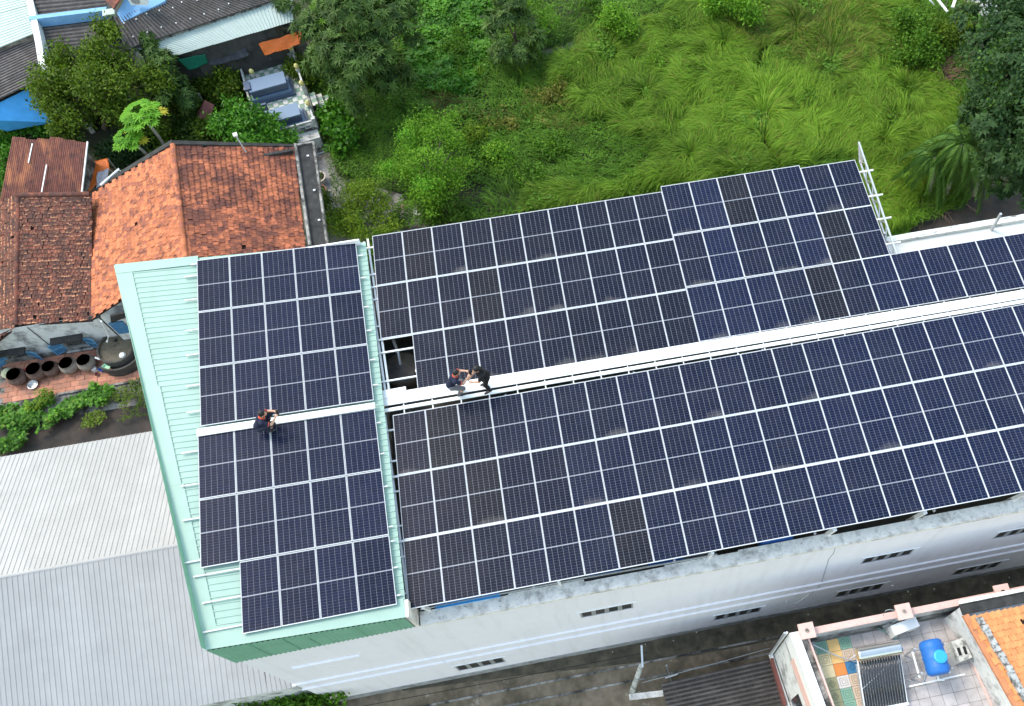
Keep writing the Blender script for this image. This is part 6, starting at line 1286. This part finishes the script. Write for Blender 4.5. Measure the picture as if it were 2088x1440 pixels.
# ---------------------------------------------------------------- people
def fuse(name, mb, m, parent, vox=.011, smooth=2):
    o = mb.build(name, m, parent)
    r = o.modifiers.new('r', 'REMESH'); r.mode = 'VOXEL'; r.voxel_size = vox; r.use_smooth_shade = True
    s_ = o.modifiers.new('s', 'SMOOTH'); s_.factor = .5; s_.iterations = smooth
    dg = bpy.context.evaluated_depsgraph_get(); me = bpy.data.meshes.new_from_object(o.evaluated_get(dg)); old = o.data; o.modifiers.clear(); o.data = me; bpy.data.meshes.remove(old)
    me.name = name
    if not me.materials: me.materials.append(m)
    return o
def ball(b, c, r, sq=(1, 1, 1), n=12):
    prof = [(math.sin(t) * r, -math.cos(t) * r * sq[2]) for t in np.linspace(0, PI, 9)]; prof[0] = (0, prof[0][1]); prof[-1] = (0, prof[-1][1])
    return b.lathe(prof, c, n, 0, (sq[0], 0, 0), (0, sq[1], 0), (0, 0, 1))
def limb(b, pts, rs, n=10):
    b.tube(pts, rs, n)
    for p, r in zip(pts, rs): ball(b, p, r * .99, n=10)
    return b
SKIN = mat('skin', (.5, .29, .2), .6, .06, 20); HAIR = mat('black_hair', (.008, .007, .007), .5, .2, 40)
NAVY = mat('navy_polo', (.008, .012, .035), .85, .15, 20); RED = mat('orange_red_trim', (.7, .09, .035), .8, .1, 20); GREY = mat('grey_trousers', (.13, .13, .14), .9, .15, 15); BLACK = mat('black_clothes', (.007, .007, .009), .9, .2, 20); SHOE = mat('dark_shoes', (.02, .02, .022), .6)
def person(loc, rz, J, label, shirt, pants, collar, long_hair=False, hold=None):
    t = empty('person', loc, rz, label, 'person', None)
    V = {k: np.array(v, float) for k, v in J.items()}
    def sd_(k, s): p = V[k].copy(); p[1] *= s; return p
    b = MB(); hd = V['head']; nk = V['neck']; fw = unit([1, 0, -.25]) if J.get('look') is None else unit(J['look'])
    ball(b, hd, .098, (1.05, .84, 1.18)); ball(b, hd + fw * .035 - [0, 0, .06], .068, (1, .85, 1)); limb(b, [V['chest'] * .3 + nk * .7, nk, hd - [0.01, 0, .06]], [.06, .056, .055])
    ball(b, hd + fw * .108 - [0, 0, .012], .019); ball(b, hd + fw * .098 - [0, 0, .06], .018, (1, 1.7, .6))
    for s in (-1, 1): ball(b, hd + [-.005, s * .086, -.005], .024, (.8, .45, 1.2))
    limb(b, [V['pelvis'], (V['pelvis'] + V['chest']) / 2, V['chest']], [.125, .115, .13])
    for s in (-1, 1):
        sh_, el, wr, ha = sd_('shoulder', s), sd_('elbow', s), sd_('wrist', s), sd_('hand', s)
        limb(b, [V['chest'], sh_, el], [.1, .062, .045]); limb(b, [el, (el + wr) / 2, wr], [.045, .041, .028])
        hdir = unit(ha - wr); side = unit(np.cross(hdir, [0, 0, 1.])); nn = np.cross(side, hdir)
        limb(b, [wr, wr + hdir * .05], [.028, .034]); b.obox(wr + hdir * .055, hdir * .042, side * .038, nn * .014)
        for q in range(4):
            o_ = wr + hdir * .09 + side * (.03 - .02 * q); L_ = (.062, .072, .067, .052)[q]
            b.tube([o_ - hdir * .02, o_ + hdir * L_ * .5 - nn * .006, o_ + hdir * L_ * .8 - nn * .03], [.0095, .009, .007], 6)
        th = wr + hdir * .035 + side * .035 * s * -1; b.tube([th - hdir * .01, th + side * .02 * -s + hdir * .025, th + side * .02 * -s + hdir * .055 - nn * .01], [.011, .0105, .008], 6)
        hp, kn, an = sd_('hip', s), sd_('knee', s), sd_('ankle', s)
        limb(b, [V['pelvis'], hp, kn], [.11, .088, .06]); limb(b, [kn, kn * .6 + an * .4 - [.02, 0, 0], an], [.06, .056, .042]); limb(b, [an, an + [.1, s * .01, -.05], an + [.16, s * .015, -.055]], [.042, .036, .03])
    fuse('body', b, SKIN, t)
    e = MB()
    limb(e, [V['pelvis'] + [0, 0, .02], (V['pelvis'] + V['chest']) / 2, V['chest'], V['chest'] * .45 + nk * .55], [.15, .14, .155, .075])
    for s in (-1, 1):
        sh_, el = sd_('shoulder', s), sd_('elbow', s); limb(e, [V['chest'], sh_, sh_ * .35 + el * .65], [.125, .084, .07])
    fuse('polo_shirt' if collar else 'black_top', e, shirt, t, .013)
    p_ = MB()
    for s in (-1, 1):
        hp, kn, an = sd_('hip', s), sd_('knee', s), sd_('ankle', s); limb(p_, [V['pelvis'], hp, kn, kn * .5 + an * .5 - [.015, 0, 0], an + [0, 0, .03]], [.14, .112, .08, .074, .062])
    fuse('trousers', p_, pants, t, .013)
    h = MB(); ball(h, hd + np.array([-.018, 0, .03]) , .108, (1.04, .9, 1.02)); ball(h, hd + [-.05, 0, -.01], .088, (.9, .95, 1.1))
    if long_hair: limb(h, [hd + [-.06, 0, 0], nk + [-.09, 0, .06], V['chest'] + [-.09, 0, .1]], [.09, .075, .05])
    fuse('hair', h, HAIR, t, .014)
    if collar:
        c = MB(); ax_ = unit(nk - V['chest']); s1 = np.array([0, 1., 0]); s2 = np.cross(ax_, s1); o_ = V['chest'] * .35 + nk * .65
        c.lathe([(.125, -.05), (.088, .03), (.078, .045), (.07, .03), (.1, -.05)], o_, 16, 0, s2, s1, ax_); c.build('collar', RED, t, smooth=True)
        for s in (-1, 1):
            sh_, el = sd_('shoulder', s), sd_('elbow', s); MB().tube([sh_ * .37 + el * .63, sh_ * .31 + el * .69], [.0775, .0775], 12).build('cuff', RED, t, smooth=True)
    for s in (-1, 1):
        an = sd_('ankle', s); q = MB(); limb(q, [an + [-.05, 0, -.035], an + [.06, s * .008, -.035], an + [.17, s * .015, -.045]], [.042, .048, .036]); fuse('shoe', q, SHOE, t, .012)
    if hold:
        m = (sd_('hand', 1) + sd_('hand', -1)) / 2 + [.03, 0, .01]
        MB().obox(m, (.012, 0, .01), (0, .07, 0), (-.025, 0, .045)).build('phone' if hold == 'phone' else 'camera', M['black'], None, 'black phone held up by the crouching worker' if hold == 'phone' else 'small camera held by the worker in grey trousers', hold, org=None).matrix_world = Matrix.Translation(loc) @ Matrix.Rotation(rz, 4, 'Z')
    return t
SQUAT = dict(head=(.15, 0, .93), neck=(.09, 0, .8), chest=(.0, 0, .66), shoulder=(.01, .19, .72), elbow=(.24, .25, .56), wrist=(.43, .11, .68), hand=(.5, .05, .72), pelvis=(-.22, 0, .31), hip=(-.2, .1, .3), knee=(.27, .19, .47), ankle=(0, .14, .085))
HALF = dict(head=(.17, 0, 1.3), neck=(.11, 0, 1.17), chest=(.04, 0, 1.03), shoulder=(.05, .2, 1.09), elbow=(.26, .25, .92), wrist=(.46, .12, 1.02), hand=(.53, .05, 1.06), pelvis=(-.16, 0, .64), hip=(-.14, .1, .63), knee=(.2, .14, .45), ankle=(0, .12, .085))
LEAN = dict(head=(.17, 0, 1.4), neck=(.12, 0, 1.28), chest=(.07, 0, 1.14), shoulder=(.08, .18, 1.19), elbow=(.24, .2, .95), wrist=(.4, .1, .92), hand=(.47, .06, .93), pelvis=(-.07, 0, .84), hip=(-.06, .1, .83), knee=(.07, .13, .46), ankle=(0, .16, .085))
c = rp(549, 873, .065); person(tuple(c), .18, SQUAT, 'person in navy polo with orange collar crouching on the short walkway with a phone', NAVY, mat('dark_blue_trousers', (.012, .016, .035), .9), True, hold='phone')
c = at(936, 801, 10.33); person(tuple(c), .12, HALF, 'person in navy polo and grey trousers bending on the long walkway, holding a camera', NAVY, GREY, True, hold='camera')
c = at(995, 791, 10.33); person(tuple(c), PI + .3, LEAN, 'person in black clothes with long hair leaning forward on the long walkway', BLACK, BLACK, False, True)
